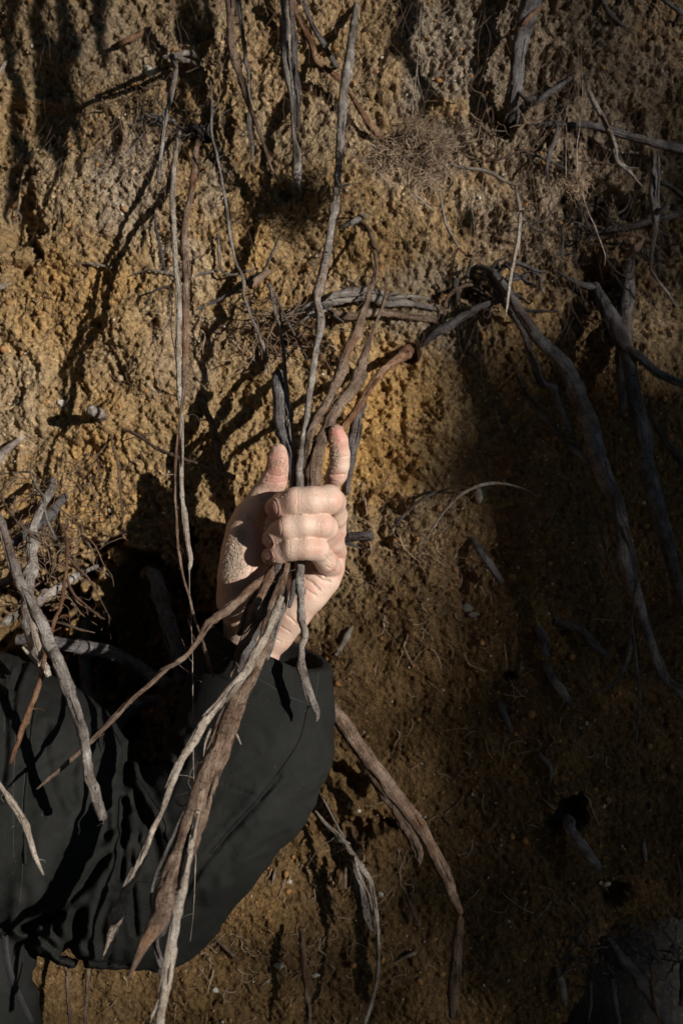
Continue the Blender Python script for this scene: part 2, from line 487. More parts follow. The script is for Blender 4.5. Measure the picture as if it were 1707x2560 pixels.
def tube_arrays(C, sides, seed=0, rough=0.12, wob=1.0, flat=None, cap=True):
    """C: n x 4 (xyz, radius) -> vertices, quads, uvs per vertex"""
    P, R = C[:, :3].copy(), np.maximum(C[:, 3], 0.00012)
    n = len(P)
    L = np.concatenate([[0], np.cumsum(np.linalg.norm(np.diff(P, axis=0), axis=1))])
    # small natural wander
    rr = R.mean()
    f = 1.0/max(rr*9, 0.006)
    for k in range(3):
        P[:, k] += wob*(0.28*R*vnoise(L*f, L*0+k*7.3, L*0+seed*1.7, seed) + 0.12*R*vnoise(L*f*3, L*0+k*3.1, L*0+seed, seed+1))
    T = np.gradient(P, axis=0); T /= (np.linalg.norm(T, axis=1)[:, None]+1e-12)
    up = np.array([0.13, 1.0, 0.07])
    N = np.cross(T, up); N /= (np.linalg.norm(N, axis=1)[:, None]+1e-12)
    B = np.cross(T, N)
    a = np.linspace(0, 2*math.pi, sides, endpoint=False)
    ca, sa = np.cos(a), np.sin(a)
    Lg = np.repeat(L[:, None], sides, 1); Ag = np.repeat(a[None], n, 0)
    s = 1.0/max(rr, 0.0006)
    rad = R[:, None]*(1 + rough*1.1*vnoise(np.cos(Ag)*1.6+seed, np.sin(Ag)*1.6, Lg*s*0.22, seed+3)
                      + rough*0.9*vnoise(np.cos(Ag)*3.5, np.sin(Ag)*3.5+seed, Lg*s*0.8, seed+4)
                      + rough*0.8*vnoise(Lg*s*0.16, Lg*0, Lg*0+seed, seed+5))
    rad *= 1+rough*0.55*vnoise(np.cos(Ag)*6+seed, np.sin(Ag)*6, Lg*s*1.7, seed+6)
    # occasional nodes
    nod = np.clip(vnoise(L*s*0.35, L*0, L*0, seed+9)-0.62, 0, 1)*0.9
    rad *= (1+nod[:, None]*min(1, rough*8))
    fl = 1.0 if flat is None else flat
    V = P[:, None]+rad[..., None]*(ca[None, :, None]*N[:, None]+fl*sa[None, :, None]*B[:, None])
    V = V.reshape(-1, 3)
    i = np.arange(n*sides).reshape(n, sides)
    j = np.roll(i, -1, axis=1)
    F = np.stack([i[:-1], j[:-1], j[1:], i[1:]], -1).reshape(-1, 4)
    UV = np.stack([Ag/(2*math.pi), Lg], -1).reshape(-1, 2)
    UV[:, 0] = np.abs(UV[:, 0]*2-1)     # mirror so that there is no seam
    if cap:
        # closed, slightly ragged broken ends
        for end, idx in ((0, i[0]), (1, i[-1])):
            q = len(V)
            c = P[0 if end == 0 else -1]; t = T[0 if end == 0 else -1]*(-1 if end == 0 else 1)
            r = R[0 if end == 0 else -1]
            ring = c+(V[idx]-c)*0.55+t*r*(0.25+0.5*RNG.random((sides, 1)))
            V = np.vstack([V, ring, (c+t*r*0.1)[None]])
            UV = np.vstack([UV, UV[idx], UV[idx[:1]]])
            rg = np.arange(q, q+sides); rj = np.roll(rg, -1); jj = np.roll(idx, -1)
            cc = np.full(sides, q+sides)
            F = np.vstack([F, np.stack([idx, jj, rj, rg], -1), np.stack([rg, rj, cc, cc], -1)])
    return V, F, UV

def finish_tubes(name, parts, mat, parent=None):
    Vs, Fs, Us, b = [], [], [], 0
    for V, F, U in parts:
        Vs.append(V); Fs.append(F+b); Us.append(U); b += len(V)
    V, F, U = np.vstack(Vs), np.vstack(Fs), np.vstack(Us)
    quad = F[F[:, 2] != F[:, 3]]; tri = F[F[:, 2] == F[:, 3]][:, :3]
    me = bpy.data.meshes.new(name)
    me.vertices.add(len(V)); me.vertices.foreach_set('co', V.astype(np.float32).ravel())
    li = np.concatenate([quad.ravel(), tri.ravel()]).astype(np.int32)
    me.loops.add(len(li)); me.loops.foreach_set('vertex_index', li)
    me.polygons.add(len(quad)+len(tri))
    ls = np.concatenate([np.arange(len(quad))*4, len(quad)*4+np.arange(len(tri))*3]).astype(np.int32)
    me.polygons.foreach_set('loop_start', ls)
    me.update(calc_edges=True)
    me.polygons.foreach_set('use_smooth', np.ones(len(me.polygons), dtype=bool))
    uvl = me.uv_layers.new(name='UVMap')
    uvl.data.foreach_set('uv', U[li].astype(np.float32).ravel())
    me.materials.append(mat)
    o = bpy.data.objects.new(name, me)
    COL.objects.link(o)
    if parent: o.parent = parent
    return o

SEED = [100]
def dm(d):
    return d*0.77 if d < 0.13 else d-0.03
def path(segs, rel=True):
    """segs: list of (frame, [(x, y, width, d_mm), ...]) -> n x 4 world points"""
    out = []
    for fr, pts in segs:
        s = FR[fr][2]
        for (x, y, w, d) in pts:
            d = dm(d/1000)
            p = W(fr, x, y, d)
            if d < 0.05:
                p2 = W(fr, x, y, 0.0)
                k = 1-d/0.05
                yy = -d + k*wall_y1(p2[0], p2[2])
                p = W(fr, x, y, -yy)
            r = w*s*K*(D-d)/2
            out.append((*p, r))
    return out

def root(label, mat, *segs, rough=0.13, flat=None, group='roots hanging from the bank', twigs=(), wob=1.0, name='root', cat='root'):
    SEED[0] += 1
    sd = SEED[0]
    C = catmull(path(segs), 0.0013)
    rm = C[:, 3].mean()
    sides = 7 if rm < 0.0012 else (12 if rm < 0.003 else 20)
    parts = [tube_arrays(C, sides, sd, rough, wob, flat)]
    o = finish_tubes(name, parts, M[mat])
    for tw in twigs:
        SEED[0] += 1
        Ct = catmull(path([tw]), 0.0016)
        finish_tubes('rootlet', [tube_arrays(Ct, 6, SEED[0], 0.1)], M[mat], o)
    rs = np.random.default_rng(sd)
    Lt = np.linalg.norm(np.diff(C[:, :3], axis=0), axis=1).sum()
    extra = []
    if rm > 0.0013 and Lt > 0.05:
        for k in range(int(min(12, Lt*60))):            # bark splinters lying along the root
            m = rs.integers(8, 22)
            if len(C) < m+4: continue
            i0 = rs.integers(1, len(C)-m-1); seg = C[i0:i0+m].copy()
            a = rs.uniform(0, 2*math.pi); T = seg[-1, :3]-seg[0, :3]; T /= np.linalg.norm(T)
            n1 = np.cross(T, [0.1, 1, 0.1]); n1 /= np.linalg.norm(n1); n2 = np.cross(T, n1)
            if a > math.pi: a -= math.pi
            rd = n1*math.cos(a)-n2*math.sin(a)*np.sign(n2[1]+1e-9)*1.0
            tt = np.linspace(0, 1, m)
            seg[:, :3] += rd*(seg[:, 3:4]*(0.92+0.15*rs.random())+(0.0012*rs.random()*tt**3)[:, None])
            seg[:, 3] = rs.uniform(0.0003, 0.0007)*np.sin(math.pi*(0.12+0.8*tt))
            extra.append(tube_arrays(seg, 5, k+sd, 0.15, 0.5, cap=False))
    if Lt > 0.04:
        for k in range(int(min(10, 1+Lt*35))):          # hair thin side rootlets
            i0 = rs.integers(1, len(C)-1); p = C[i0, :3].copy()
            v = rs.normal(0, 1, 3); v[1] = -abs(v[1])*0.4; v[2] -= 0.4; v /= np.linalg.norm(v)
            p = p+v*C[i0, 3]*0.8; l = rs.uniform(0.004, 0.018)/5; w0 = rs.uniform(0.00015, 0.0003); pts = []
            for q in range(6):
                pts.append((*p, w0*(1-0.12*q))); v = v+rs.normal(0, 0.4, 3); v /= np.linalg.norm(v); p = p+v*l
            extra.append(tube_arrays(catmull(pts, 0.002), 3, k, 0, 0, cap=False))
    if extra:
        e = finish_tubes('splinters', extra, M[mat], o); e['kind'] = 'stuff'
    tag(o, label, cat, group)
    return o

# --- upper left
root('pale smooth left root of the hanging pair left of the hand', 'pale',
     ('A', [(1185,850,20,5),(1165,900,24,12),(1145,1050,32,35),(1125,1280,36,60),(1135,1500,36,80),(1145,1700,36,98),(1165,1900,36,112),(1168,2100,36,122),(1165,2300,34,130)]),
     ('D', [(1172,200,32,138),(1188,330,28,142),(1190,450,28,145),(1185,700,28,146),(1195,900,30,146),(1218,1100,32,146),(1242,1280,34,147),(1235,1370,20,147)]), rough=0.1)
root('reddish rough right root of the hanging pair left of the hand', 'brown',
     ('A', [(1300,880,26,5),(1292,940,34,15),(1275,1080,38,32),(1245,1280,40,55),(1212,1450,42,76),(1208,1650,48,92),(1215,1900,46,108),(1215,2100,44,118),(1215,2300,42,126)]),
     ('D', [(1207,180,38,136),(1190,290,22,142),(1165,450,14,145),(1147,750,15,147),(1150,1000,17,148),(1170,1250,18,150),(1200,1430,17,152),(1240,1560,18,156),(1270,1680,18,160),(1312,1800,15,165),(1350,1920,18,175),(1395,2080,9,185)]), rough=0.12)
root('long hair thin strand hanging over the black sleeve', 'pale',
     ('D', [(1238,1370,9,147),(1240,1500,6,150),(1250,1700,6,160),(1258,1900,6,175)]), ('E', [(1080,200,6,185),(1083,500,6,195),(1085,740,6,200),(1098,1100,8,205),(1085,1500,6,205),(1065,1690,5,200)]), wob=0.5)
root('grey root that arches out of the bank and hangs free, upper left', 'grey',
     ('A', [(1300,440,20,0),(1240,400,30,25),(1175,385,34,60),(1125,365,32,95),(1148,450,34,115),(1125,600,34,122),(1085,780,30,130),(1060,950,28,136),(1035,1190,24,142)]))
root('short grey root stub above the arching grey root', 'grey',
     ('A', [(1300,385,24,0),(1240,345,38,25),(1160,360,34,50),(1070,375,24,70)]))
root('long thin dark root hanging right of the pair', 'grey',
     ('B', [(66,500,12,35),(80,700,18,45),(75,860,16,50),(115,1040,18,55),(145,1200,18,58),(175,1360,20,60),(200,1560,20,62),(230,1700,18,64),(275,1800,20,64),(285,1870,24,64),(290,1950,18,66),(340,2080,22,68),(390,2200,22,70),(425,2300,18,72),(446,2440,9,72)]),
     twigs=(('B', [(290,1940,8,66),(315,1990,7,60),(338,2035,4,55)]),))
root('small hooked root lying on the ochre earth', 'grey',
     ('B', [(110,1490,12,2),(125,1600,22,12),(128,1710,22,16),(150,1778,20,16),(220,1795,18,14),(300,1775,16,10),(380,1752,12,3)]), group='roots lying on the bank face')
root('thin root running across the pair to the hooked root', 'grey',
     ('A', [(860,1800,8,2),(960,1765,12,6),(1060,1775,12,8),(1160,1800,14,8),(1260,1808,16,8),(1340,1782,18,10),(1430,1772,12,8)]), group='roots lying on the bank face')
root('thin crooked black twig left of the pale pair', 'dark',
     ('A', [(1110,1865,10,25),(1050,1885,14,22),(1000,1905,16,20),(970,1960,14,15),(945,2015,8,8)]))
root('hair thin root curling down beside the pale pair', 'dark',
     ('A', [(1105,1870,8,70),(1125,2000,8,85),(1120,2150,8,95),(1150,2350,8,100)]), wob=0.6)
root('short dark root hanging against the earth left of the pair', 'dark',
     ('A', [(1005,1380,12,3),(1025,1500,18,8),(1052,1620,20,10),(1078,1760,8,8)]))
root('short pale root lying flat above the long diagonal shadow', 'grey',
     ('A', [(530,1722,8,1),(620,1725,20,7),(700,1740,16,5),(760,1750,8,0)]), group='roots lying on the bank face')
root('thin forked root at the left edge, upper half', 'brown',
     ('A', [(185,960,10,3),(142,1120,16,9),(122,1260,16,10),(115,1380,18,9),(90,1460,12,7),(30,1540,7,4)]),
     twigs=(('A', [(115,1380,12,9),(140,1420,12,8),(128,1470,6,6)]),), group='roots lying on the bank face')
root('thin root angled down left below the dark knot', 'grey',
     ('A', [(955,845,8,2),(880,950,13,8),(800,1020,14,8),(700,1085,8,3)]), group='roots lying on the bank face')
root('reddish root stub in the shade near the top left', 'red',
     ('A', [(935,195,20,0),(900,230,34,8),(800,272,32,14),(728,305,20,14)]))
root('grey shredded root end crossing behind the arching root', 'grey',
     ('A', [(780,800,10,1),(880,820,18,5),(960,760,28,8),(1060,775,34,12),(1160,800,34,10),(1300,870,30,0)]), flat=0.5)
root('black broken stump in the dark knot above the pair', 'dark',
     ('A', [(1210,860,30,0),(1240,830,50,10),(1330,850,60,14),(1350,900,40,-2)]))
root('pale root stub at the left edge near the top', 'pale',
     ('A', [(60,380,10,0),(25,430,26,8),(-20,500,34,12)]))
root('frayed pale root end at the left edge, upper half', 'pale',
     ('A', [(75,1830,8,0),(40,1860,26,10),(-30,1880,40,16)]), flat=0.5)
# --- upper middle
root('reddish grey root coming down from the top edge and thinning to a thread', 'brown',
     ('B', [(180,-120,64,66),(190,0,60,66),(200,150,50,62),(215,350,46,58),(250,470,48,56),(290,600,40,54),(325,700,30,52),(370,820,22,50),(420,960,20,48),(470,1110,15,45),(545,1240,6,42)]))
root('thin straight root close right of the reddish top root', 'grey',
     ('B', [(240,-100,30,48),(255,20,30,48),(270,120,28,48),(285,250,28,46),(300,400,26,44),(320,500,26,42),(325,680,20,40),(326,850,28,36),(345,1010,18,30),(318,1080,7,28)]))
root('thick grey split root hanging from the top edge, middle', 'grey',
     ('B', [(540,-120,54,72),(545,0,54,72),(555,150,58,72),(565,350,60,70),(582,500,52,70),(600,650,34,68),(606,800,26,66),(615,900,28,64),(635,1000,50,62),(635,1140,52,60),(652,1255,14,58)]), rough=0.16)
root('black shredded strand beside the thick split root', 'dark',
     ('B', [(580,-60,24,58),(595,60,30,58),(615,300,36,58),(626,500,44,58),(627,700,40,60),(630,850,18,62)]), flat=0.5, twigs=(('B', [(605,100,7,66),(632,250,7,66),(640,500,7,66),(655,600,7,64),(645,830,6,64)]), ('B', [(600,880,6,62),(560,980,6,50),(525,1100,4,40)])))
root('reddish knuckled root slanting behind the long central root', 'red',
     ('B', [(570,-60,46,24),(605,30,44,24),(650,140,40,24),(700,230,36,26),(740,320,34,26),(765,400,42,26),(820,445,34,24),(890,500,38,22),(940,550,30,20),(985,610,30,20),(1040,710,36,18),(1090,800,42,16),(1150,870,42,12),(1215,925,14,4)]),
     twigs=(('B', [(745,400,12,26),(690,440,10,18),(650,490,6,10)]),))
root('slender grey root slanting right from the top edge', 'dark',
     ('B', [(660,-60,18,12),(690,60,24,12),(740,180,30,14),(800,280,34,14),(880,410,30,10),(905,440,14,2)]))
root('long knotted central root running from the top edge through the fist', 'grey',
     ('B', [(1025,20,30,4),(1010,100,44,18),(1000,200,52,30),(985,320,54,42),(960,480,58,52),(940,600,56,60),(925,800,54,70),(915,950,52,78),(905,1100,50,85),(890,1280,50,92),(870,1400,52,96),(845,1520,52,100),(825,1680,52,104),(800,1800,54,108),(785,1870,64,110),(763,1960,44,113),(782,2060,56,116),(785,2130,54,118),(765,2230,44,120),(748,2330,40,123)]),
     ('H', [(920,150,55,128),(893,320,55,131),(880,480,60,134),(860,600,58,136),(862,740,62,137),(870,900,60,137),(875,1150,62,137),(872,1410,66,140),(862,1600,75,148),(872,1750,65,155),(880,1900,65,162),(908,2000,62,168),(902,2080,62,170),(880,2130,55,172),(878,2230,58,176)]),
     ('G', [(565,370,44,180),(590,450,48,184),(612,530,50,186),(640,590,44,188),(655,640,28,188),(648,672,12,188)]), group='roots gripped in the hand', rough=0.14, wob=0.8,
     twigs=(('B', [(890,1160,16,96),(910,1215,18,104),(980,1205,14,108)]), ('B', [(845,1650,8,104),(815,1640,8,112)])))
root('reddish arched root leading down right into the fist', 'brown',
     ('B', [(1045,1445,16,8),(1090,1490,28,20),(1130,1600,24,40),(1150,1720,28,55),(1140,1830,34,68),(1110,1900,34,76),(1090,1980,36,82),(1060,2060,46,90),(1030,2150,58,96),(985,2250,60,104)]),
     ('H', [(1210,-200,90,116),(1100,20,75,124),(1005,170,68,129),(950,300,60,132),(925,420,55,134),(905,560,50,134),(900,740,50,134),(850,1000,50,134),(760,1350,55,134),(690,1560,60,140),(620,1750,60,150),(560,1900,50,155)]), group='roots gripped in the hand')
root('thick grey root entering the fist beside the raised finger', 'brown',
     ('B', [(1215,1780,12,40),(1205,1950,20,58),(1160,2080,22,72),(1110,2220,28,85)]),
     ('F', [(893,945,34,104),(870,985,34,112)]), ('H', [(1210,20,100,118),(1135,160,112,125),(1070,300,105,130),(1010,450,115,133),(975,620,125,135),(980,740,125,135),(900,1000,90,135),(720,1350,80,137)]),
     ('H', [(660,1450,80,140),(600,1560,85,148),(540,1700,90,156),(465,1850,92,164),(420,2000,85,172),(350,2150,70,178),(300,2290,30,182),(265,2400,10,184)]), group='roots gripped in the hand', rough=0.17)
root('orange brown root reaching the raised fingertip from the right', 'red',
     ('F', [(1030,866,26,4),(1000,893,22,22),(958,925,19,48),(925,969,19,72)]), ('H', [(1340,110,66,96),(1255,230,56,112),(1215,330,40,118),(1180,480,30,119)]), group='roots gripped in the hand', rough=0.2)
root('smooth blue grey root in the gap behind the raised finger', 'dark',
     ('F', [(905,1010,26,40),(897,1040,28,48)]), ('H', [(1370,110,95,60),(1345,300,105,66),(1315,480,80,70),(1290,640,50,72),(1270,800,40,72)]))
root('thick dark rough root entering the fist beside the thumb', 'dark',
     ('F', [(697,930,28,84),(697,955,32,90)]), ('H', [(682,0,110,102),(692,200,104,110),(740,350,98,118),(785,480,84,126),(800,600,76,131),(795,740,70,133),(760,1000,70,132),(690,1350,65,133),(560,1560,70,138),(500,1660,66,146),(440,1780,72,152),(385,1900,68,156),(335,2030,36,160)]), group='roots gripped in the hand', rough=0.15)
root('thin peeling root between the thumb root and the central root', 'grey',
     ('B', [(460,1860,12,30),(480,1980,22,50),(500,2080,22,65),(530,2200,20,80),(548,2330,22,92)]), ('H', [(752,0,50,104),(782,130,60,112),(772,260,50,118),(800,380,34,124),(820,520,30,128),(830,740,30,129)]), group='roots gripped in the hand', flat=0.6)
# --- leaving the fist below
root('thick flat brown root leaving the fist and running to the bottom left', 'brown',
     ('H', [(800,1000,60,135),(760,1250,70,136),(735,1420,80,142),(705,1560,85,152),(650,1700,92,162),(610,1850,100,172),(570,2000,108,182)]),
     ('E', [(1470,60,84,196),(1400,210,96,208),(1295,420,108,222),(1230,600,120,232),(1150,800,142,242),(1095,1000,140,252),(1040,1160,130,260),(975,1350,122,268),(900,1550,104,276),(800,1720,60,284),(725,1890,12,290)]), group='roots gripped in the hand', rough=0.11, flat=0.6)
root('orange lit slender root splitting off the flat brown root to the bottom edge', 'pale',
     ('E', [(1110,960,28,256),(1085,1080,36,262),(1055,1230,46,268),(1020,1400,50,272),(980,1600,54,276),(945,1800,54,280),(915,2000,56,282),(890,2200,56,284),(880,2300,56,284)]), group='roots gripped in the hand', flat=0.7,
     twigs=(('E', [(900,1990,16,270),(860,2090,20,272),(800,2200,22,274)]),))
root('barkless pale branch with peeled bark crossing the flat root', 'pale',
     ('H', [(700,1700,50,176),(660,1850,70,186),(590,2000,75,198),(500,2150,75,206),(420,2300,72,212)]),
     ('E', [(1330,230,50,222),(1235,350,46,228),(1155,450,52,232),(1095,560,44,236),(1020,680,44,240),(960,800,34,242),(910,950,30,244),(850,1080,36,246),(800,1200,42,248),(740,1330,52,248),(680,1470,60,246),(640,1580,55,244),(620,1680,50,242),(590,1790,22,240)]), group='roots gripped in the hand', rough=0.18,
     twigs=(('E', [(1180,500,14,236),(1150,580,12,238),(1140,650,5,238)]),))
root('curved brown root sweeping left from the fist over the dark hollow', 'brown',
     ('H', [(720,1250,54,134),(640,1450,63,138),(560,1545,72,146),(450,1625,82,154),(350,1720,88,162),(200,1840,82,172),(80,1930,70,180),(15,2030,55,186)]),
     ('E', [(1060,70,27,192),(1000,120,27,196),(920,170,29,200),(820,260,29,204),(720,350,27,208),(620,460,27,212),(520,560,27,216),(420,650,24,220),(320,740,21,224),(208,836,9,228)]), group='roots gripped in the hand', rough=0.14,
     twigs=(('E', [(500,570,8,216),(550,545,6,218),(585,525,3,219)]), ('E', [(1000,120,12,200),(950,142,14,210),(895,165,6,212)])))
root('dark thin root in the shade below the little finger', 'dark',
     ('H', [(800,1380,20,134),(812,1560,40,136),(800,1700,42,138),(770,1790,30,140)]), group='roots gripped in the hand')
root('grey root along the right side of the bundle below the fist', 'grey',
     ('H', [(720,1350,60,132),(730,1700,60,140),(705,1800,66,150),(660,1930,70,160),(610,2080,76,172),(560,2230,76,182)]), group='roots gripped in the hand')
root('dark flaking root in the middle of the bundle below the fist', 'dark',
     ('H', [(740,1300,60,134),(705,1460,76,142),(630,1640,84,150),(540,1830,92,158),(460,2000,88,166),(400,2150,74,172),(330,2350,40,176)]), group='roots gripped in the hand', rough=0.2)
root('short twig poking out right of the flat brown root', 'pale',
     ('E', [(1290,440,12,222),(1300,475,12,222),(1350,585,9,226)]), group='roots gripped in the hand')
root('small hooked twig under the flat brown root', 'pale',
     ('E', [(1120,600,14,225),(1110,720,16,230),(1060,900,14,236),(1010,925,12,238),(980,890,6,240)]), group='roots gripped in the hand')
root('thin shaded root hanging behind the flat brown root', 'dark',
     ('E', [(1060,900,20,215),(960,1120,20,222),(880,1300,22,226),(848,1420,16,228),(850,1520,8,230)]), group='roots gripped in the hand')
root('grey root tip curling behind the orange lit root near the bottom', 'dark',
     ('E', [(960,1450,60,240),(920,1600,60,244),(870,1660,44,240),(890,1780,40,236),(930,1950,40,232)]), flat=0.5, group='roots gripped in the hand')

# --- lower left tangle
root('speckled thick root crossing the shoulder of the jacket', 'grey',
     ('D', [(-60,930,34,190),(0,1040,44,194),(60,1230,56,200),(120,1400,62,206),(200,1580,70,212),(270,1730,76,216),(345,1910,80,220)]),
     ('E', [(320,110,66,226),(385,280,60,230),(430,400,56,234),(470,540,54,238),(492,700,56,240),(530,850,62,242),(575,1000,44,242)]), group='roots in front of the jacket', rough=0.15)
root('orange brown root hanging left of the speckled root', 'red',
     ('D', [(405,1070,12,120),(435,1150,20,130),(440,1250,22,140),(430,1400,22,155),(400,1600,25,172),(360,1700,28,184),(330,1800,30,192),(285,2000,30,205)]),
     ('E', [(232,225,30,216),(180,370,32,224),(112,540,32,230),(60,690,16,234)]), group='roots in front of the jacket',
     twigs=(('E', [(190,385,8,224),(220,385,8,226),(250,395,4,228)]), ('D', [(375,1690,16,180),(420,1670,16,184),(465,1675,9,186)]), ('D', [(350,1770,14,186),(400,1750,9,190)])))
root('pale bent root over the jacket at the left edge', 'pale',
     ('E', [(-40,740,24,240),(10,830,28,242),(60,900,33,244),(120,990,35,246),(160,1090,33,246),(195,1210,28,244),(245,1315,10,242)]), group='roots in front of the jacket')
root('thick pale root standing behind the speckled root', 'grey',
     ('D', [(350,780,40,30),(340,850,50,60),(260,980,62,95),(225,1080,62,110),(210,1200,70,120),(205,1350,72,130),(185,1500,74,145),(175,1650,80,160),(220,1850,82,175),(300,2020,66,190)]), group='roots in the left tangle')
root('broken stub pointing left out of the tangle', 'grey',
     ('D', [(230,1580,40,125),(140,1640,52,150),(80,1680,56,165),(30,1720,48,175)]), group='roots in the left tangle')
root('smooth grey root slanting up right inside the tangle', 'grey',
     ('D', [(230,1600,56,120),(320,1520,62,100),(420,1470,56,80),(520,1400,46,55),(640,1345,20,20)]), group='roots in the left tangle')
root('thick shaded root at the left edge of the tangle', 'dark',
     ('D', [(-60,1500,70,110),(20,1460,66,110),(90,1400,46,120),(60,1240,46,110),(150,1150,50,90),(300,1040,60,70),(430,890,50,25)]), group='roots in the left tangle')
root('thin crooked root dropping through the left tangle', 'grey',
     ('D', [(0,745,10,30),(200,735,14,50),(240,830,18,70),(290,900,20,85),(302,1010,17,95),(350,1130,16,100),(410,1250,12,100)]), group='roots in the left tangle')
root('thin root entering the tangle from the left edge', 'brown',
     ('D', [(-20,860,12,110),(60,980,15,120),(120,1060,18,128),(180,1120,18,132),(290,1140,16,128),(360,1170,14,122),(415,1245,8,118)]), group='roots in the left tangle',
     twigs=(('D', [(120,1060,10,128),(150,1010,8,134)]), ('D', [(180,1120,12,132),(210,1150,20,134),(270,1180,14,136)])))
root('twig slanting right below the tangle, upper one', 'brown',
     ('D', [(430,1260,12,70),(460,1300,17,75),(520,1370,20,80),(600,1460,15,85),(740,1720,3,85)]), group='roots in the left tangle')
root('twig with a kink slanting right below the tangle, middle one', 'brown',
     ('D', [(430,1380,14,90),(440,1430,16,100),(475,1520,20,112),(560,1600,17,120),(630,1660,15,126),(685,1692,7,130)]), group='roots in the left tangle')
root('nearly level twig pointing right, lowest of the tangle', 'brown',
     ('D', [(300,1705,16,150),(400,1718,18,156),(500,1752,17,160),(620,1782,9,164)]), group='roots in the left tangle')
root('bleached split root end beside the jacket collar edge', 'pale',
     ('D', [(215,1660,34,185),(240,1800,44,192),(270,1930,38,196),(320,2060,32,200)]), ('E', [(130,40,16,210)]), group='roots in the left tangle', flat=0.6)
root('thin root hanging over the ochre earth above the dark shade', 'brown',
     ('D', [(725,440,16,2),(740,560,16,14),(775,690,18,20),(790,850,16,22),(805,1060,6,16)]), twigs=(('D', [(720,520,10,8),(640,620,8,6),(560,700,4,3)]),))
root('blunt root stump poking out of the ochre bank, left', 'grey',
     ('D', [(720,400,50,-10),(680,370,74,10),(630,340,84,45),(600,335,70,60)]), rough=0.2)
root('light root slanting in from the left edge to the shadow line', 'grey',
     ('D', [(175,480,22,0),(110,535,40,12),(50,580,56,22),(-40,660,74,34)]))
root('dusty thin root crossing the edge of the hand shadow', 'brown',
     ('D', [(780,440,14,2),(850,468,22,12),(950,525,22,30),(1050,590,22,45),(1180,640,24,60),(1300,680,24,70),(1420,730,30,80),(1530,768,36,86)]),
     twigs=(('D', [(920,500,8,24),(980,480,8,22),(1040,460,4,16)]),))
root('shaded root hanging between the pair and the thumb', 'brown',
     ('D', [(1310,230,22,4),(1350,340,42,20),(1390,450,42,34),(1420,600,40,46),(1455,715,32,54)]), twigs=(('D', [(1355,385,12,24),(1320,395,10,30)]),))
root('small curl of root at the right of the pale pair', 'brown',
     ('D', [(1240,-10,10,60),(1275,100,12,55),(1340,190,9,40)]))
root('tiny side rootlet left of the pale pair', 'pale', ('D', [(1150,745,7,146),(1100,750,5,148),(1055,742,5,150)]))
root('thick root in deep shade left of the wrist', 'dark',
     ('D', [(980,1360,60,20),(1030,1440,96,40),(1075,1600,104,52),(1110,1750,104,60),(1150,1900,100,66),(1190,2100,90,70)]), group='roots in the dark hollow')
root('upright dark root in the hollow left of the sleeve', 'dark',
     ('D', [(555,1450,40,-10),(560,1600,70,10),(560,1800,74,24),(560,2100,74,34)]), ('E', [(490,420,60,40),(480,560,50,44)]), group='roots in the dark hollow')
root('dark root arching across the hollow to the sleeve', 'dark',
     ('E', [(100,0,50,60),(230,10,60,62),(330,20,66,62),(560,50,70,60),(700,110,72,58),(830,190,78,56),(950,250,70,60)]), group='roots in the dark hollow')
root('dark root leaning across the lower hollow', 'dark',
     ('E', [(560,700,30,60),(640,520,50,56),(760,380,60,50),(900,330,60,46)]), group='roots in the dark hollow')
# --- middle band
root('thick grey horizontal root pressed into the bank behind the central root', 'grey',
     ('B', [(560,2075,14,0),(640,2040,34,6),(740,2010,60,12),(860,1960,88,16),(1000,1930,96,18),(1140,1930,84,16),(1220,1965,60,12),(1330,1975,44,10),(1480,2000,36,6),(1560,2030,20,0)]), group='level roots behind the central root', flat=0.6,
     twigs=(('B', [(1200,1945,26,14),(1260,1920,20,14),(1320,1915,10,12)]), ('B', [(1230,1950,24,16),(1360,1935,24,14),(1500,1955,18,10)])))
root('lower brown horizontal root under the thick grey one', 'brown',
     ('B', [(780,2020,30,4),(870,2050,44,14),(980,2065,46,18),(1100,2045,44,18),(1220,2045,42,14),(1380,2070,44,10),(1530,2095,40,4)]), group='level roots behind the central root', flat=0.7)
root('forked grey root end left of the central root', 'grey',
     ('B', [(590,2155,10,20),(680,2090,18,24),(760,2050,22,22),(860,2010,18,10)]), group='level roots behind the central root')
root('brown stub with a dry end above the tangle', 'brown',
     ('B', [(330,1875,34,22),(370,1830,44,18),(430,1785,40,8),(470,1770,20,-4)]), group='level roots behind the central root')
root('thin black stick standing above the brown stub', 'dark',
     ('B', [(400,1810,18,4),(440,1720,18,18),(480,1630,14,30),(522,1540,8,38)]))
root('dark root running down left from the brown stub', 'dark',
     ('B', [(380,1790,26,6),(260,1870,24,6),(140,1950,22,4),(0,2015,18,2),(-110,2060,10,0)]), group='roots lying on the bank face')
root('dark brittle twig dropping right below the central tangle', 'dark',
     ('B', [(440,1850,18,10),(500,1950,18,26),(560,2080,17,34),(620,2190,16,38),(700,2340,8,40)]))
root('short dark branch leaning against the central root', 'dark',
     ('B', [(800,1990,26,40),(860,2050,20,46),(930,2100,12,48),(940,2130,5,48)]))
root('dark pointed root above the orange root, right of the central root', 'grey',
     ('B', [(880,1500,10,2),(960,1470,26,10),(1040,1430,40,12),(1080,1400,18,2)]), group='roots lying on the bank face')
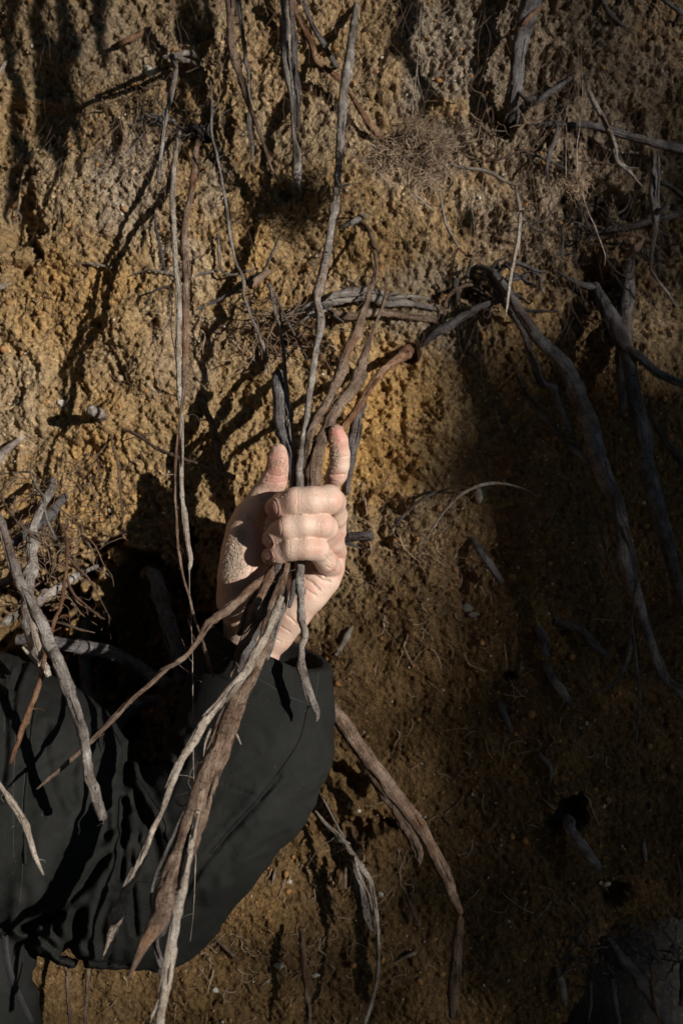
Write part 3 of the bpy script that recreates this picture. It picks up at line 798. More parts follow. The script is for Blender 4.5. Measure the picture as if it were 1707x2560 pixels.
# --- fibrous clump and upper right
def ico(sub=1):
    import bmesh
    bm = bmesh.new(); bmesh.ops.create_icosphere(bm, subdivisions=sub, radius=1)
    V = np.array([v.co[:] for v in bm.verts]); F = np.array([[v.index for v in f.verts] for f in bm.faces]); bm.free()
    return V, F
M['shadestone'] = make_plain('shade_stone', (0.22, 0.19, 0.15), 0.95, 500, 0.0008)  # pebble colour dimmed, with the shade put into it
IV1, IF1 = ico(1); IV2, IF2 = ico(3)
IV2c, IF2c = ico(4)
M['crumb'] = make_plain('soil_crumb', (0.10, 0.065, 0.04), 0.95, 500, 0.001)
def fibre_ball(label, cx, cy, rx, ry, d, n, ln, mat, dark, extra, drop=0.3, seed=5):
    rs = np.random.default_rng(seed)
    cx0_, cy0_ = cx, cy
    subs = [(0.2, -0.2, 0.8), (-0.35, 0.3, 0.7), (-0.85, 0.6, 0.5), (0.4, 0.5, 0.7), (0.0, -0.6, 0.55), (0.55, 0.0, 0.5), (0.3, 1.0, 0.35), (-0.6, 0.1, 0.5)]
    t = empty('root_clump')
    tag(t, label, 'root clump')
    parts = []
    for k in range(n):
        sx, sy, sr = subs[rs.integers(len(subs))]
        cx, cy = cx0_+rx*sx, cy0_+ry*sy
        r = sr*abs(rs.normal(0, 0.30)); a = rs.uniform(0, 2*math.pi)
        lob = 0.75+0.45*math.sin(3*a+1.0)+0.25*math.sin(7*a)
        p = np.array(W('F', cx+rx*r*lob*math.cos(a)+rx*0.12*rs.normal(), cy+ry*r*lob*math.sin(a)+ry*0.15*rs.normal(), dm(d)+rs.normal(0, rx*0.30*K)))
        v = np.array([math.cos(a)*0.35*r, 0, -math.sin(a)*0.35*r-drop*rs.random()])+rs.normal(0, 0.5, 3)
        v /= np.linalg.norm(v)
        m = 7
        pts = []
        L = ln*rs.uniform(0.3, 1.3)/m
        w0 = rs.choice([0.00014, 0.00026, 0.0005], p=[0.5, 0.4, 0.1])
        for i in range(m):
            pts.append((*p, w0*(1-0.6*i/m)))
            v = v+rs.normal(0, 0.75, 3); v /= np.linalg.norm(v); p = p+v*L
        parts.append(tube_arrays(catmull(pts, 0.003), 3, k, 0.0, 0.0, cap=False))
    o = finish_tubes('fibres', parts, M[mat], t); o['kind'] = 'stuff'
    sp = []
    for k in range(int(n*0.05)):
        sx, sy, sr = subs[rs.integers(len(subs))]
        p = np.array(W('F', cx0_+rx*(sx+0.25*rs.normal()), cy0_+ry*(sy+0.25*rs.normal()), dm(d)+rx*0.25*K*rs.random()))
        v = rs.normal(0, 1, 3)*np.array([1, 0.5, 0.8])+np.array([sx, -0.3, -sy]); v /= np.linalg.norm(v)
        w0 = rs.uniform(0.0003, 0.0007)*min(1, rx/60); l = rs.uniform(0.2, 0.55)*rx*K*D/5; pts = []
        for q in range(6):
            pts.append((*p, w0*(1-0.14*q))); v = v+rs.normal(0, 0.3, 3); v /= np.linalg.norm(v); p = p+v*l
        sp.append(tube_arrays(catmull(pts, 0.0015), 6, k, 0.15, 0.5))
    finish_tubes('twigs', sp, M['pale'], t)['kind'] = 'stuff'
    c0 = np.array(W('F', cx0_-rx*0.1, cy0_+ry*0.1, dm(d)-rx*0.1*K))
    nn = vnoise(IV2c[:, 0]*2.2, IV2c[:, 1]*2.2, IV2c[:, 2]*2.2, seed)+0.6*vnoise(IV2c[:, 0]*6, IV2c[:, 1]*6, IV2c[:, 2]*6, seed+1)
    mesh_obj('soil_core', IV2c*(0.62+0.4*nn)[:, None]*np.array([rx, rx*0.45, ry])*K*(D-d)*0.9+c0, IF2c, M['crumb'], t, smooth=False)
    for (mt, w) in extra:
        SEED[0] += 1
        finish_tubes('branch', [tube_arrays(catmull(path([w]), 0.0016), 8, SEED[0], 0.14)], M[mt], t)
    return t
fibre_ball('fibrous pale root clump dangling in the sun right of the central root', 1040, 368, 105, 66, 0.122, 1300, 0.024, 'fibre', 0, [
    ('pale', ('C', [(235,905,22,122),(290,912,22,122),(350,932,22,122),(430,940,20,122),(510,962,22,124),(570,1000,18,126),(640,1028,16,128)])),
    ('pale', ('C', [(640,1028,16,128),(645,1080,18,130),(662,1170,22,132),(658,1290,22,134),(638,1400,21,136),(612,1540,22,138),(592,1680,18,140),(580,1770,3,140)])),
    ('pale', ('C', [(500,960,10,122),(520,950,8,124)])),
    ('pale', ('C', [(660,1175,10,132),(690,1165,6,136),(725,1160,4,138)])),
    ('pale', ('C', [(655,1175,10,132),(640,1200,9,136)])),
    ('pale', ('C', [(60,870,20,124),(160,848,20,126),(262,820,14,128)])),
    ('pale', ('C', [(20,930,14,130),(25,870,18,134),(90,850,12,134)])),
    ('red', ('C', [(30,700,18,118),(60,760,22,120),(90,850,22,122)])),
    ('pale', ('C', [(190,980,10,120),(222,1080,12,118),(248,1220,16,110),(290,1310,17,105),(325,1372,18,100)])),
    ('red', ('C', [(325,1372,16,100),(350,1400,15,98),(400,1418,14,96),(460,1412,6,96)])),
    ('brown', ('C', [(325,1372,14,100),(302,1425,12,96),(292,1490,7,90),(240,1560,5,80),(225,1680,4,70),(205,1780,4,60),(130,1860,4,40),(100,1990,3,20)])),
    ('pale', ('C', [(350,935,6,122),(372,1040,6,118),(400,1180,6,112),(412,1290,3,108)])),
    ('pale', ('C', [(465,965,5,124),(452,1080,5,122),(478,1190,4,118),(470,1300,3,114)])),
    ('pale', ('C', [(575,1005,4,126),(560,1080,3,122)])),
    ('pale', ('C', [(40,960,9,118),(50,1040,9,116),(120,1110,9,112),(180,1168,7,110)])),
    ('pale', ('C', [(130,560,4,70),(95,400,4,50),(110,200,4,30),(130,20,4,10)])),
    ('pale', ('C', [(70,700,6,118),(72,560,6,100),(90,400,5,80),(105,200,4,60),(115,60,4,40)]))])
fibre_ball('small fluffy root tuft dangling on a thread at the upper right', 1438, 456, 26, 30, 0.085, 190, 0.014, 'fibre', 0, [
    ('pale', ('C', [(1000,300,3,40),(1010,500,4,60),(995,700,4,75),(978,820,5,82),(980,950,7,85)])),
    ('pale', ('C', [(1005,1070,8,85),(1042,1180,7,84),(1080,1260,7,82),(1108,1340,7,80),(1136,1420,6,78),(1130,1472,4,78)])),
    ('pale', ('C', [(920,700,4,60),(918,850,4,76),(918,980,5,84)]))], seed=9)
root('thick dark trunk like root in the upper right', 'dark',  # its bark colour carries the shade it hangs in
     ('C', [(760,-120,120,40),(735,0,112,40),(685,150,96,38),(652,300,84,34),(642,450,84,28),(622,570,84,20),(598,710,50,0)]), group='roots in the upper right', rough=0.12,
     twigs=(('C', [(660,510,26,34),(700,552,28,40),(750,540,18,44)]), ('C', [(640,560,20,20),(655,640,18,26),(640,700,8,30)]), ('C', [(600,600,16,20),(570,690,10,24)])))
root('zigzag grey root dropping to the right edge group', 'grey',
     ('C', [(1035,460,14,20),(1042,500,20,30),(1078,575,26,38),(1130,670,28,44),(1178,790,30,48),(1205,890,26,50),(1262,942,22,48),(1340,1035,7,44)]), group='roots in the upper right',
     twigs=(('C', [(1240,925,10,50),(1280,930,8,52),(1320,932,4,54)]),))
root('thick dark level root running off the right edge, upper', 'dark',
     ('C', [(660,700,20,0),(800,690,24,6),(950,690,32,12),(1060,690,38,18),(1200,740,46,24),(1350,780,52,30),(1570,830,58,36),(1700,860,58,40)]), group='roots in the upper right')
root('slanting dark root between the trunk like root and the tuft', 'dark',
     ('C', [(640,640,14,2),(760,560,26,8),(860,490,28,10),(950,430,22,4)]), group='roots in the upper right')
root('thin dark root slanting right under the level root', 'dark',
     ('C', [(630,820,8,4),(720,850,14,10),(820,890,15,14),(930,945,14,12),(1040,1000,8,4)]), group='roots in the upper right')
root('short dark root hanging under the level root', 'dark',
     ('C', [(870,660,16,10),(860,760,26,20),(825,850,24,24),(812,940,16,24),(830,1030,5,22)]), group='roots in the upper right')
root('pale level thread of root right of the clump', 'brown',
     ('C', [(270,830,8,2),(430,880,14,6),(560,880,14,8),(660,840,14,8),(800,830,16,8),(900,870,12,6),(1100,900,12,6),(1300,930,8,2)]), group='roots in the upper right')
root('split broken root hanging near the right edge', 'dark',
     ('C', [(1405,860,16,36),(1400,960,44,46),(1402,1080,50,50),(1410,1190,46,50),(1402,1320,32,48),(1390,1440,14,44),(1388,1500,5,42)]), group='roots in the upper right', rough=0.2,
     twigs=(('C', [(1432,870,10,52),(1432,1000,14,54),(1430,1120,12,54)]), ('C', [(1408,1190,26,50),(1445,1165,28,56),(1482,1140,24,60)])))
root('thick root leaving through the right edge above the split one', 'dark',
     ('C', [(1380,985,18,10),(1440,1010,24,20),(1500,1040,28,26),(1600,1110,34,34)]), group='roots in the upper right')
root('dark level root behind the split broken root', 'dark',
     ('C', [(1080,1280,30,2),(1200,1265,40,8),(1320,1240,40,14),(1450,1210,36,18),(1600,1170,36,22)]), group='roots in the upper right')
root('brown curl under the dark level root at the right', 'brown',
     ('C', [(1120,1330,16,2),(1230,1300,22,14),(1330,1310,22,16),(1420,1370,16,10),(1500,1450,10,4)]), group='roots in the upper right')
root('knotty short root below the tuft at the right', 'brown',
     ('C', [(1250,1430,30,8),(1290,1390,36,20),(1330,1350,30,24),(1350,1320,16,20)]), group='roots in the upper right')
root('crooked dark root in the top right corner', 'dark',
     ('C', [(1100,-40,20,10),(1140,50,28,16),(1200,110,26,18),(1290,190,8,10)]), group='roots in the upper right')
root('slender root leaving at the top right corner', 'dark',
     ('C', [(1400,-60,20,10),(1460,0,26,14),(1530,50,22,16),(1640,120,20,16)]), group='roots in the upper right')
root('dark reddish root crossing beside the trunk like root', 'red',
     ('C', [(570,210,10,4),(660,150,22,44),(740,70,26,52),(800,35,12,54)]), group='roots in the upper right')
# --- right half big roots
root('longest thick dark root sweeping from the middle to the right edge', 'dark',
     ('C', [(395,1490,14,2),(430,1480,32,14),(505,1500,42,24),(570,1570,46,32),(625,1655,52,40),(700,1780,58,48),(780,1890,68,56)]),
     ('I', [(910,40,78,68),(965,150,86,72),(1012,280,90,76),(1062,420,96,80),(1128,600,98,84),(1190,800,86,90),(1212,930,90,92),(1240,1080,88,94),(1272,1220,80,96),(1315,1350,70,98),(1370,1500,58,100),(1410,1620,54,100),(1450,1740,58,100),(1520,1820,52,98),(1620,1910,50,96)]), group='big roots on the right', rough=0.1,
     twigs=(('I', [(1470,1730,18,100),(1510,1790,20,102),(1600,1820,20,104)]),))
root('inner dark strand curling beside the longest root', 'dark',
     ('C', [(450,1640,18,2),(440,1570,26,8),(480,1540,30,20),(540,1600,36,24),(600,1700,40,28),(680,1830,44,34),(720,1950,44,38),(780,2120,40,40)]), ('I', [(850,160,40,42),(900,300,36,44),(940,420,24,44)]), group='big roots on the right')
root('brown arch of root below the inner dark strand', 'brown',
     ('C', [(250,1760,12,2),(250,1680,20,10),(300,1610,22,20),(390,1580,22,24),(470,1620,18,22),(540,1680,12,14)]), group='big roots on the right')
root('thick brown root bending up from the orange root to the arch', 'dark',
     ('C', [(100,1925,20,2),(150,1885,38,10),(220,1835,48,16),(320,1770,46,20),(420,1710,40,24),(520,1675,30,26),(620,1672,24,28),(690,1740,20,30)]), group='big roots on the right')
root('second large dark root right of the longest one', 'dark',
     ('C', [(1075,1580,46,10),(1130,1700,80,26),(1190,1820,86,38),(1245,1950,84,46)]),
     ('I', [(1262,20,80,52),(1290,200,80,56),(1330,380,82,58),(1362,560,84,60),(1410,740,94,62),(1442,860,92,64),(1482,1000,86,64),(1525,1200,62,62),(1580,1400,52,60)]), group='big roots on the right', rough=0.1)
root('straight upright dark root crossing the second large root', 'dark',
     ('C', [(1275,1440,60,-4),(1265,1560,84,10),(1255,1720,88,16),(1230,1900,84,22),(1225,2100,70,26),(1230,2300,40,20)]), group='big roots on the right')
root('side branch running off the right edge from the second large root', 'dark',
     ('C', [(1240,1930,50,50),(1300,1960,50,56),(1400,2045,42,60),(1500,2100,44,64),(1640,2150,48,68)]), group='big roots on the right')
root('thin dark root feeding in from the left above the second large root', 'dark',
     ('C', [(860,1500,10,2),(940,1545,22,8),(1010,1575,32,12),(1090,1600,44,16)]), group='big roots on the right')
root('thin grey root slanting at the far right edge', 'grey',
     ('C', [(1385,1480,10,30),(1430,1560,16,36),(1490,1640,18,38),(1530,1700,12,36)]), group='big roots on the right')
root('slender root joining the longest root from the left', 'dark',
     ('I', [(640,60,10,4),(660,110,18,12),(700,190,24,26),(760,270,30,40),(830,360,34,54),(900,440,34,64),(965,495,34,74),(1040,570,36,82)]), group='big roots on the right')
root('thread like root running along the longest root', 'dark',
     ('I', [(1135,560,8,96),(1150,640,10,98),(1198,720,12,100),(1222,850,12,102),(1262,950,13,104),(1298,1080,13,104),(1312,1200,10,104),(1300,1330,8,104),(1285,1450,10,104),(1302,1650,17,104),(1326,1850,18,104)]), ('J', [(1322,150,16,104),(1312,280,14,104),(1298,430,3,104)]), group='big roots on the right')
root('curved root tip hooking left off the longest root', 'dark',
     ('I', [(1260,1180,26,90),(1278,1300,24,90),(1285,1500,24,90),(1262,1650,25,90),(1200,1765,21,90),(1140,1820,14,90),(1075,1842,5,90)]), group='big roots on the right')
root('fine strand hanging left of the longest root', 'dark',
     ('I', [(1005,600,18,60),(1040,740,18,64),(1090,900,16,68),(1140,1060,14,72),(1190,1200,6,74)]), group='big roots on the right')
root('small root slanting near the right edge', 'dark',
     ('I', [(1370,180,14,10),(1400,330,20,14),(1470,450,40,16),(1580,590,48,22)]), group='big roots on the right')
root('pale thin arching root on the shade line right of the hand', 'pale',
     ('I', [(85,1100,3,4),(130,1010,7,14),(180,930,10,24),(260,820,15,36),(340,745,18,44),(450,695,19,50),(550,685,16,50),(680,712,9,40),(770,765,3,20)]), rough=0.1)
root('thin black twig on the sunlit soil right of the hand', 'dark',
     ('I', [(-60,950,8,4),(0,885,18,12),(90,795,18,18),(180,740,17,20),(285,708,8,14)]))
root('broken root end sticking out right of the knuckles', 'dark',
     ('H', [(1080,1215,90,60),(1240,1195,86,72),(1340,1188,82,80),(1430,1180,74,86),(1490,1182,70,88)]), rough=0.2, twigs=(('H', [(1460,1160,22,88),(1475,1120,12,90)]), ('H', [(1250,1235,24,70),(1320,1255,26,72),(1390,1285,12,74)])))
for lab, mt, s in (
    ('short dark root peg in the soil right of the wrist', 'dark', ('I', [(395,985,28,0),(430,1050,38,10),(480,1120,44,16),(560,1228,34,20)])),
    ('bent dark peg in the shaded soil, right of centre', 'dark', ('I', [(865,1448,36,0),(930,1470,46,10),(1000,1505,52,16),(1065,1580,50,20),(1150,1645,36,22)])),
    ('upper half of a snapped grey peg in the shaded soil', 'dark', ('I', [(760,1480,46,0),(785,1540,48,8),(812,1640,40,14)])),
    ('lower half of a snapped grey peg in the shaded soil', 'grey', ('I', [(805,1680,30,4),(830,1730,42,10),(880,1810,44,16),(955,1920,36,20)])),
    ('small dark peg under the snapped grey peg', 'dark', ('J', [(535,90,24,0),(560,150,34,8),(590,210,34,12),(618,292,22,14)])),
    ('crooked twig with a thin tail in the lower right soil', 'dark', ('J', [(762,395,16,0),(790,430,22,8),(832,490,24,10),(825,600,10,6),(815,760,8,2)])),
    ('thick root peg growing out of the hole in the lower right', 'grey', ('J', [(850,760,50,-6),(920,770,62,12),(965,860,62,26),(1020,950,70,34),(1095,1055,52,40)])),
    ('little pale stick standing in the lower right soil', 'pale', ('J', [(1348,890,18,2),(1352,940,22,6),(1358,1002,16,8)])),
    ('grey root tail at the bottom edge, right half', 'grey', ('J', [(870,1600,30,0),(890,1680,42,10),(905,1750,38,14),(912,1810,14,14)])),
    ('rough pale stick in the soil below the fist', 'pale', ('G', [(845,150,16,2),(820,190,28,8),(790,245,32,10),(752,305,22,8)])),
    ('thin pale splinter right of the sleeve', 'pale', ('G', [(852,1020,10,0),(840,1080,16,6),(822,1150,14,6)])),
    ('short scaly twig below the frayed root', 'brown', ('G', [(815,1460,14,4),(805,1530,22,10),(806,1600,16,10)])),
    ('reddish splinter near the bottom right of the sleeve', 'brown', ('G', [(1145,1630,14,0),(1170,1700,26,6),(1215,1805,20,8)])),
    ('pale sliver lying low in the soil', 'pale', ('G', [(1070,2015,8,0),(1130,1985,16,4),(1195,1955,22,4)])),
    ('brown splinter under the elbow', 'brown', ('G', [(85,1880,8,0),(140,1930,22,6),(205,1990,16,6)])),
    ('small pale splinter under the elbow', 'pale', ('G', [(395,1590,8,2),(410,1530,14,6),(420,1490,12,2)])),
    ('purple brown twig at the left of the dark pit', 'brown', ('G', [(842,1260,16,0),(852,1320,24,6),(862,1395,14,6)]))):
    root(lab, mt, s, group='root stubs stuck in the soil')
root('long bent root slanting out from behind the sleeve', 'brown',
     ('G', [(680,520,50,70),(730,600,76,74),(800,695,92,76),(900,830,90,76),(1000,955,82,76),(1100,1085,80,78),(1180,1205,76,80),(1260,1345,72,82),(1330,1485,66,84),(1390,1620,60,84),(1442,1735,36,84)]), rough=0.1)
root('snapped lower end of the long bent root hanging vertical', 'brown',
     ('G', [(1440,1745,22,84),(1436,1790,50,84),(1430,1870,54,84),(1420,2000,56,82),(1412,2150,60,80),(1400,2310,36,78)]), rough=0.12)
root('rough reddish root lying along the long bent root', 'brown',
     ('G', [(870,900,24,10),(920,950,46,28),(985,1040,62,38),(1070,1135,62,44),(1130,1250,58,48),(1180,1330,60,50),(1212,1400,56,52),(1200,1475,34,52)]), rough=0.22)
root('frayed pale root trailing to the bottom edge', 'pale',
     ('G', [(640,1170,8,30),(700,1240,12,32),(770,1300,20,36),(830,1380,38,40),(890,1480,32,44),(945,1570,27,46),(970,1700,24,48),(985,1850,22,50),(985,2050,22,50),(960,2200,24,50),(905,2380,24,50)]), rough=0.18,
     twigs=(('G', [(675,1090,8,24),(740,1210,11,30),(800,1320,16,38)]), ('G', [(860,1420,14,46),(880,1520,14,48),(930,1620,12,48),(955,1720,10,48)]), ('G', [(720,1330,10,30),(780,1335,20,38),(830,1350,14,40)]), ('G', [(590,1480,3,10),(660,1380,6,24),(740,1320,10,34)])))
root('shredded bark strip beside the frayed pale root', 'grey',
     ('G', [(850,1440,20,26),(875,1540,40,30),(890,1640,54,32),(915,1740,44,34),(950,1835,14,36)]), flat=0.4, rough=0.25)
root('thin upright stick near the bottom, middle', 'brown',
     ('G', [(560,1820,26,24),(568,1900,34,30),(578,2020,36,34),(590,2140,32,36),(605,2260,28,36),(608,2380,24,36)]))
root('left thin root hanging under the elbow at the bottom edge', 'brown', ('E', [(360,1760,18,60),(375,1860,20,62),(385,2000,22,64),(400,2180,22,66)]))
root('right thin root hanging under the elbow at the bottom edge', 'brown', ('E', [(495,1800,18,64),(492,1900,22,66),(486,2020,22,68),(478,2180,22,70)]))
for lab, mt, s in (
    ('dark root leaning across the grey gap at the lower right corner', 'dark', ('J', [(1150,1440,30,10),(1220,1530,54,20),(1310,1650,62,10),(1450,1870,62,0),(1500,1960,60,0)])),
    ('dark reddish twig over the grey gap', 'red', ('J', [(1392,1560,10,10),(1395,1650,16,10),(1405,1760,16,10),(1445,1920,16,10)])),
    ('pale bent twig in the lower right corner', 'grey', ('J', [(1440,1350,16,6),(1480,1410,24,10),(1530,1480,24,10),(1555,1570,12,10)])),
    ('black root peg hanging into the grey gap', 'dark', ('J', [(1170,1640,40,0),(1190,1760,30,-6),(1215,1920,22,-10)])),
    ('second black root peg hanging into the grey gap', 'dark', ('J', [(1055,1660,26,0),(1056,1780,18,-6),(1045,1890,10,-8)])),
    ('black root at the right edge of the grey gap', 'dark', ('J', [(1570,1560,30,0),(1568,1700,50,0),(1550,1800,30,0)])),
    ('thin dark twig at the lower right edge', 'dark', ('J', [(1530,970,8,4),(1550,1080,14,8),(1575,1240,12,8)]))):
    root(lab, mt, s, group='roots over the grey gap')
# unseen branches added above the view to throw shadows on the bank
def over(label, dd, pts, mat='dark'):
    """unseen branch added dd metres in front of the bank, given by where it throws its shadow on the bank (photo units)"""
    C = []
    for x, y, w in pts:
        p = W('F', x, y, 0)
        C.append((p[0]+SA*dd, -dd, p[2]+SB*dd, w*K*D/2))
    SEED[0] += 1
    o = finish_tubes('branch', [tube_arrays(catmull(C, 0.003), 12, SEED[0], 0.25)], M[mat])
    tag(o, label, 'branch', 'unseen branches added for their shadows')
over('unseen branch with a swollen lower end, added for its shadow', 0.36, [(60,-500,24),(90,0,30),(120,130,48),(140,260,52),(130,380,28),(140,450,12)])
over('thin unseen branch nearest the swollen one, added for its shadow', 0.36, [(0,-500,20),(30,100,34),(60,300,30),(40,430,36),(10,560,24)])
over('short stout unseen branch with a blunt end, added for its shadow', 0.37, [(290,-500,44),(285,-100,48),(280,60,40),(300,150,14)])
over('knobbly unseen branch bent in the middle, added for its shadow', 0.36, [(180,-500,30),(165,-50,36),(190,90,40),(170,200,36),(210,330,26),(180,430,10)])
over('long wavy unseen branch added for its shadow', 0.35, [(500,-500,24),(490,0,24),(505,120,22),(485,250,20),(500,380,16),(490,450,8)])
over('straight slim unseen branch added for its shadow', 0.35, [(540,-500,22),(535,0,24),(525,150,22),(540,230,8)])
over('crooked unseen branch right of the others, added for its shadow', 0.36, [(1000,-500,30),(1010,0,36),(990,120,30),(1060,220,24),(1040,330,10)])
# --- fine hair roots
def strands(name, n, gen, mat, w=(0.00018, 0.0003), seed=1, sides=3):
    rs = np.random.default_rng(seed)
    parts = []
    for k in range(n):
        pts = gen(rs)
        if pts is None: continue
        w0 = rs.uniform(*w)
        m = len(pts)
        C = catmull([(*p, w0*(1-0.7*i/m)) for i, p in enumerate(pts)], 0.0035)
        parts.append(tube_arrays(C, sides, k, 0.0, 0.0, cap=False))
    o = finish_tubes(name, parts, M[mat])
    tag(o, kind='stuff')
    return o

def gen_hang(rs):
    px = 960+760*rs.random()**0.8; py = rs.uniform(-60, 760)
    if rs.random() < 0.33: px = rs.uniform(100, 1000); py = rs.uniform(-40, 420)
    x, _, z = W('F', px, py, 0)
    L = rs.uniform(0.02, 0.11); m = 7
    off = rs.uniform(0.002, 0.02)
    pts = []; vx = rs.normal(0, 0.15)
    for i in range(m):
        pts.append((x, surf_y(x, z)-off*math.sin(math.pi*min(1, (i+0.4)/m*0.8)), z))
        vx += rs.normal(0, 0.22)
        x += vx*L/m; z -= L/m
    return pts
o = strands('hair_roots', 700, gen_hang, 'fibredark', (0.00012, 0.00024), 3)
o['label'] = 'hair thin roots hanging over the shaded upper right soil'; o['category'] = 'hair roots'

def gen_curl(reg):
    def g(rs):
        cx, cy, rx, ry = reg[rs.integers(len(reg))]
        px, py = cx+rx*rs.normal(0, 0.5), cy+ry*rs.normal(0, 0.5)
        x, _, z = W('F', px, py, 0)
        if abs(x) > 0.3 or abs(z) > 0.42: return None
        a = rs.uniform(0, 2*math.pi); L = rs.uniform(0.006, 0.03); m = 6
        if rs.random() < 0.5: a = -math.pi/2+rs.normal(0, 0.7)
        pts = []; h = rs.uniform(0.0, 0.003)
        for i in range(m):
            pts.append((x, surf_y(x, z)-0.0004-h*math.sin(math.pi*(i+0.2)/m), z))
            a += rs.normal(0, 0.45); x += math.cos(a)*L/m; z += math.sin(a)*L/m
        return pts
    return g
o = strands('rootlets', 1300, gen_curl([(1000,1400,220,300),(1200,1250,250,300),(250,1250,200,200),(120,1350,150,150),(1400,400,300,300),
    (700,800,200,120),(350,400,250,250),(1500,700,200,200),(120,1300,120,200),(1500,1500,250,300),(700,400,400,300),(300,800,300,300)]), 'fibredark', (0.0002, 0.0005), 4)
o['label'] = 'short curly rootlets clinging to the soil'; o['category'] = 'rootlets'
o = strands('straw', 420, gen_curl([(1000,1450,250,300),(1250,1900,300,400),(600,2400,300,150),(300,300,300,200),(900,2200,200,200),(650,850,160,80)]), 'fibre', (0.0003, 0.0007), 5)
o['label'] = 'pale bits of straw and root scattered over the soil'; o['category'] = 'straw'

# --- dark brush of shredded fibres by the thick roots
def bundle(label, mat, centre, spread, n, direction, L, seed, d=20, w=(0.0003, 0.0009)):
    rs = np.random.default_rng(seed)
    t = empty('fibre_tuft'); tag(t, label, 'root tuft')
    parts = []
    for k in range(n):
        px = centre[0]+rs.normal(0, spread[0]); py = centre[1]+rs.normal(0, spread[1])
        dd = max(0.001, d/1000+rs.normal(0, 0.006))
        p = np.array(W('F', px, py, dd)); p[1] += wall_y1(p[0], p[2])
        a = direction+rs.normal(0, 1.1); v = np.array([math.cos(a), rs.normal(-0.1, 0.25), math.sin(a)])
        l = L*rs.uniform(0.4, 1.2)/6; pts = []; w0 = rs.uniform(*w)
        for i in range(7):
            pts.append((*p, w0*(1-0.7*i/6))); v = v+rs.normal(0, 0.42, 3); v /= np.linalg.norm(v); p = p+v*l
        parts.append(tube_arrays(catmull(pts, 0.003), 4, k, 0.05, 0, cap=False))
    o = finish_tubes('fibres', parts, M[mat], t); o['kind'] = 'stuff'
bundle('tangled brown rootlets left of the central root at mid height', 'fibredark', (680, 800), (55, 40), 60, -0.4, 0.035, 21, 16)
bundle('shredded dark fibres around the knot above the pale pair', 'dark', (450, 300), (50, 14), 34, 2.8, 0.03, 22, 14)
bundle('dead brown fibres under the trunk like root', 'fibredark', (1240, 300), (50, 30), 26, -1.8, 0.03, 23, 12)
bundle('tangle of brown rootlets at the left edge below the light root', 'fibredark', (110, 1330), (70, 80), 70, -1.2, 0.04, 24, 50, (0.0003, 0.0008))
bundle('dark matted rootlets at the right edge', 'dark', (1510, 560), (90, 60), 60, -1.6, 0.035, 25, 18)
bundle('dark frayed bark fibres over the grey gap in the corner', 'dark', (1540, 2370), (75, 40), 150, -1.5, 0.026, 26, 4)
bundle('wispy pale rootlets on the shade line right of the wrist', 'fibre', (1060, 1400), (60, 90), 80, 0.5, 0.022, 27, 3, (0.0002, 0.0004))
bundle('curled dark root strips behind the bent brown root', 'dark', (1190, 690), (40, 14), 14, -0.7, 0.05, 28, 14, (0.0012, 0.0028))
bundle('splayed dry fibres at the top of the ochre bank', 'fibredark', (330, 230), (60, 60), 40, -1.1, 0.03, 29, 6)

# ------------------------------------------------------------------ pebbles and grit
def pebble(label, px, py, size, seed, sq=(1, 0.7, 0.8), mat='pebble', group='pebbles in the bank'):
    x, _, z = W('F', px, py, 0)
    n = vnoise(IV2[:, 0]*1.6+seed, IV2[:, 1]*1.6, IV2[:, 2]*1.6, seed)
    n2 = vnoise(IV2[:, 0]*4+seed, IV2[:, 1]*4, IV2[:, 2]*4, seed+1)
    r = size*K*D/2
    V = IV2*(1+0.3*n+0.12*n2)[:, None]*r*np.array(sq)
    V = V+np.array([x, surf_y(x, z)-r*0.25, z])
    o = mesh_obj('pebble', V, IF2, M[mat]); tag(o, label, 'pebble', group)
pebble('largest white crumbly stone, near the top left', 369, 163, 30, 1, (1, 0.8, 1.15))
pebble('white pebble in the ochre soil left of the hand shadow', 282, 1276, 16, 2)
pebble('white round pebble under the elbow, upper of two', 723, 2208, 15, 3)
pebble('white pebble near the bottom left, beside a flake', 540, 2467, 15, 4, (1.2, 0.7, 0.8))
pebble('grey white chip right of the frayed root', 952, 2236, 14, 5, (1, 0.6, 1.2))
pebble('pale speckled stone low in the middle', 698, 2410, 24, 6, (1.1, 0.7, 0.8))
pebble('white shard in the shade right of the arching root', 1196, 1240, 30, 7, (0.6, 0.5, 1.3))
pebble('pale stone in the shade right of the wrist', 1165, 1520, 30, 8, (1.2, 0.6, 0.7), 'shadestone')
pebble('flat pale chip beside the pale stone in the shade', 1182, 1536, 22, 9, (1.3, 0.4, 0.6), 'shadestone')
pebble('small pale stone left of the roots near the bottom', 788, 2438, 18, 10, (1.2, 0.7, 0.6))
pebble('tiny white stone in the lower right soil', 1510, 2018, 13, 11)
pebble('grey glint stone in the lower right pit', 1524, 2218, 18, 12)
pebble('brown round stone near the pale pair', 306, 948, 18, 13, (1, 0.7, 0.8), 'fibre')
pebble('white speck stone high in the middle', 955, 143, 9, 14)
pebble('pale orange chip left of the central root', 652, 545, 11, 15)
pebble('grey chip at the left of the stump', 160, 1010, 22, 16, (1, 0.5, 0.8))
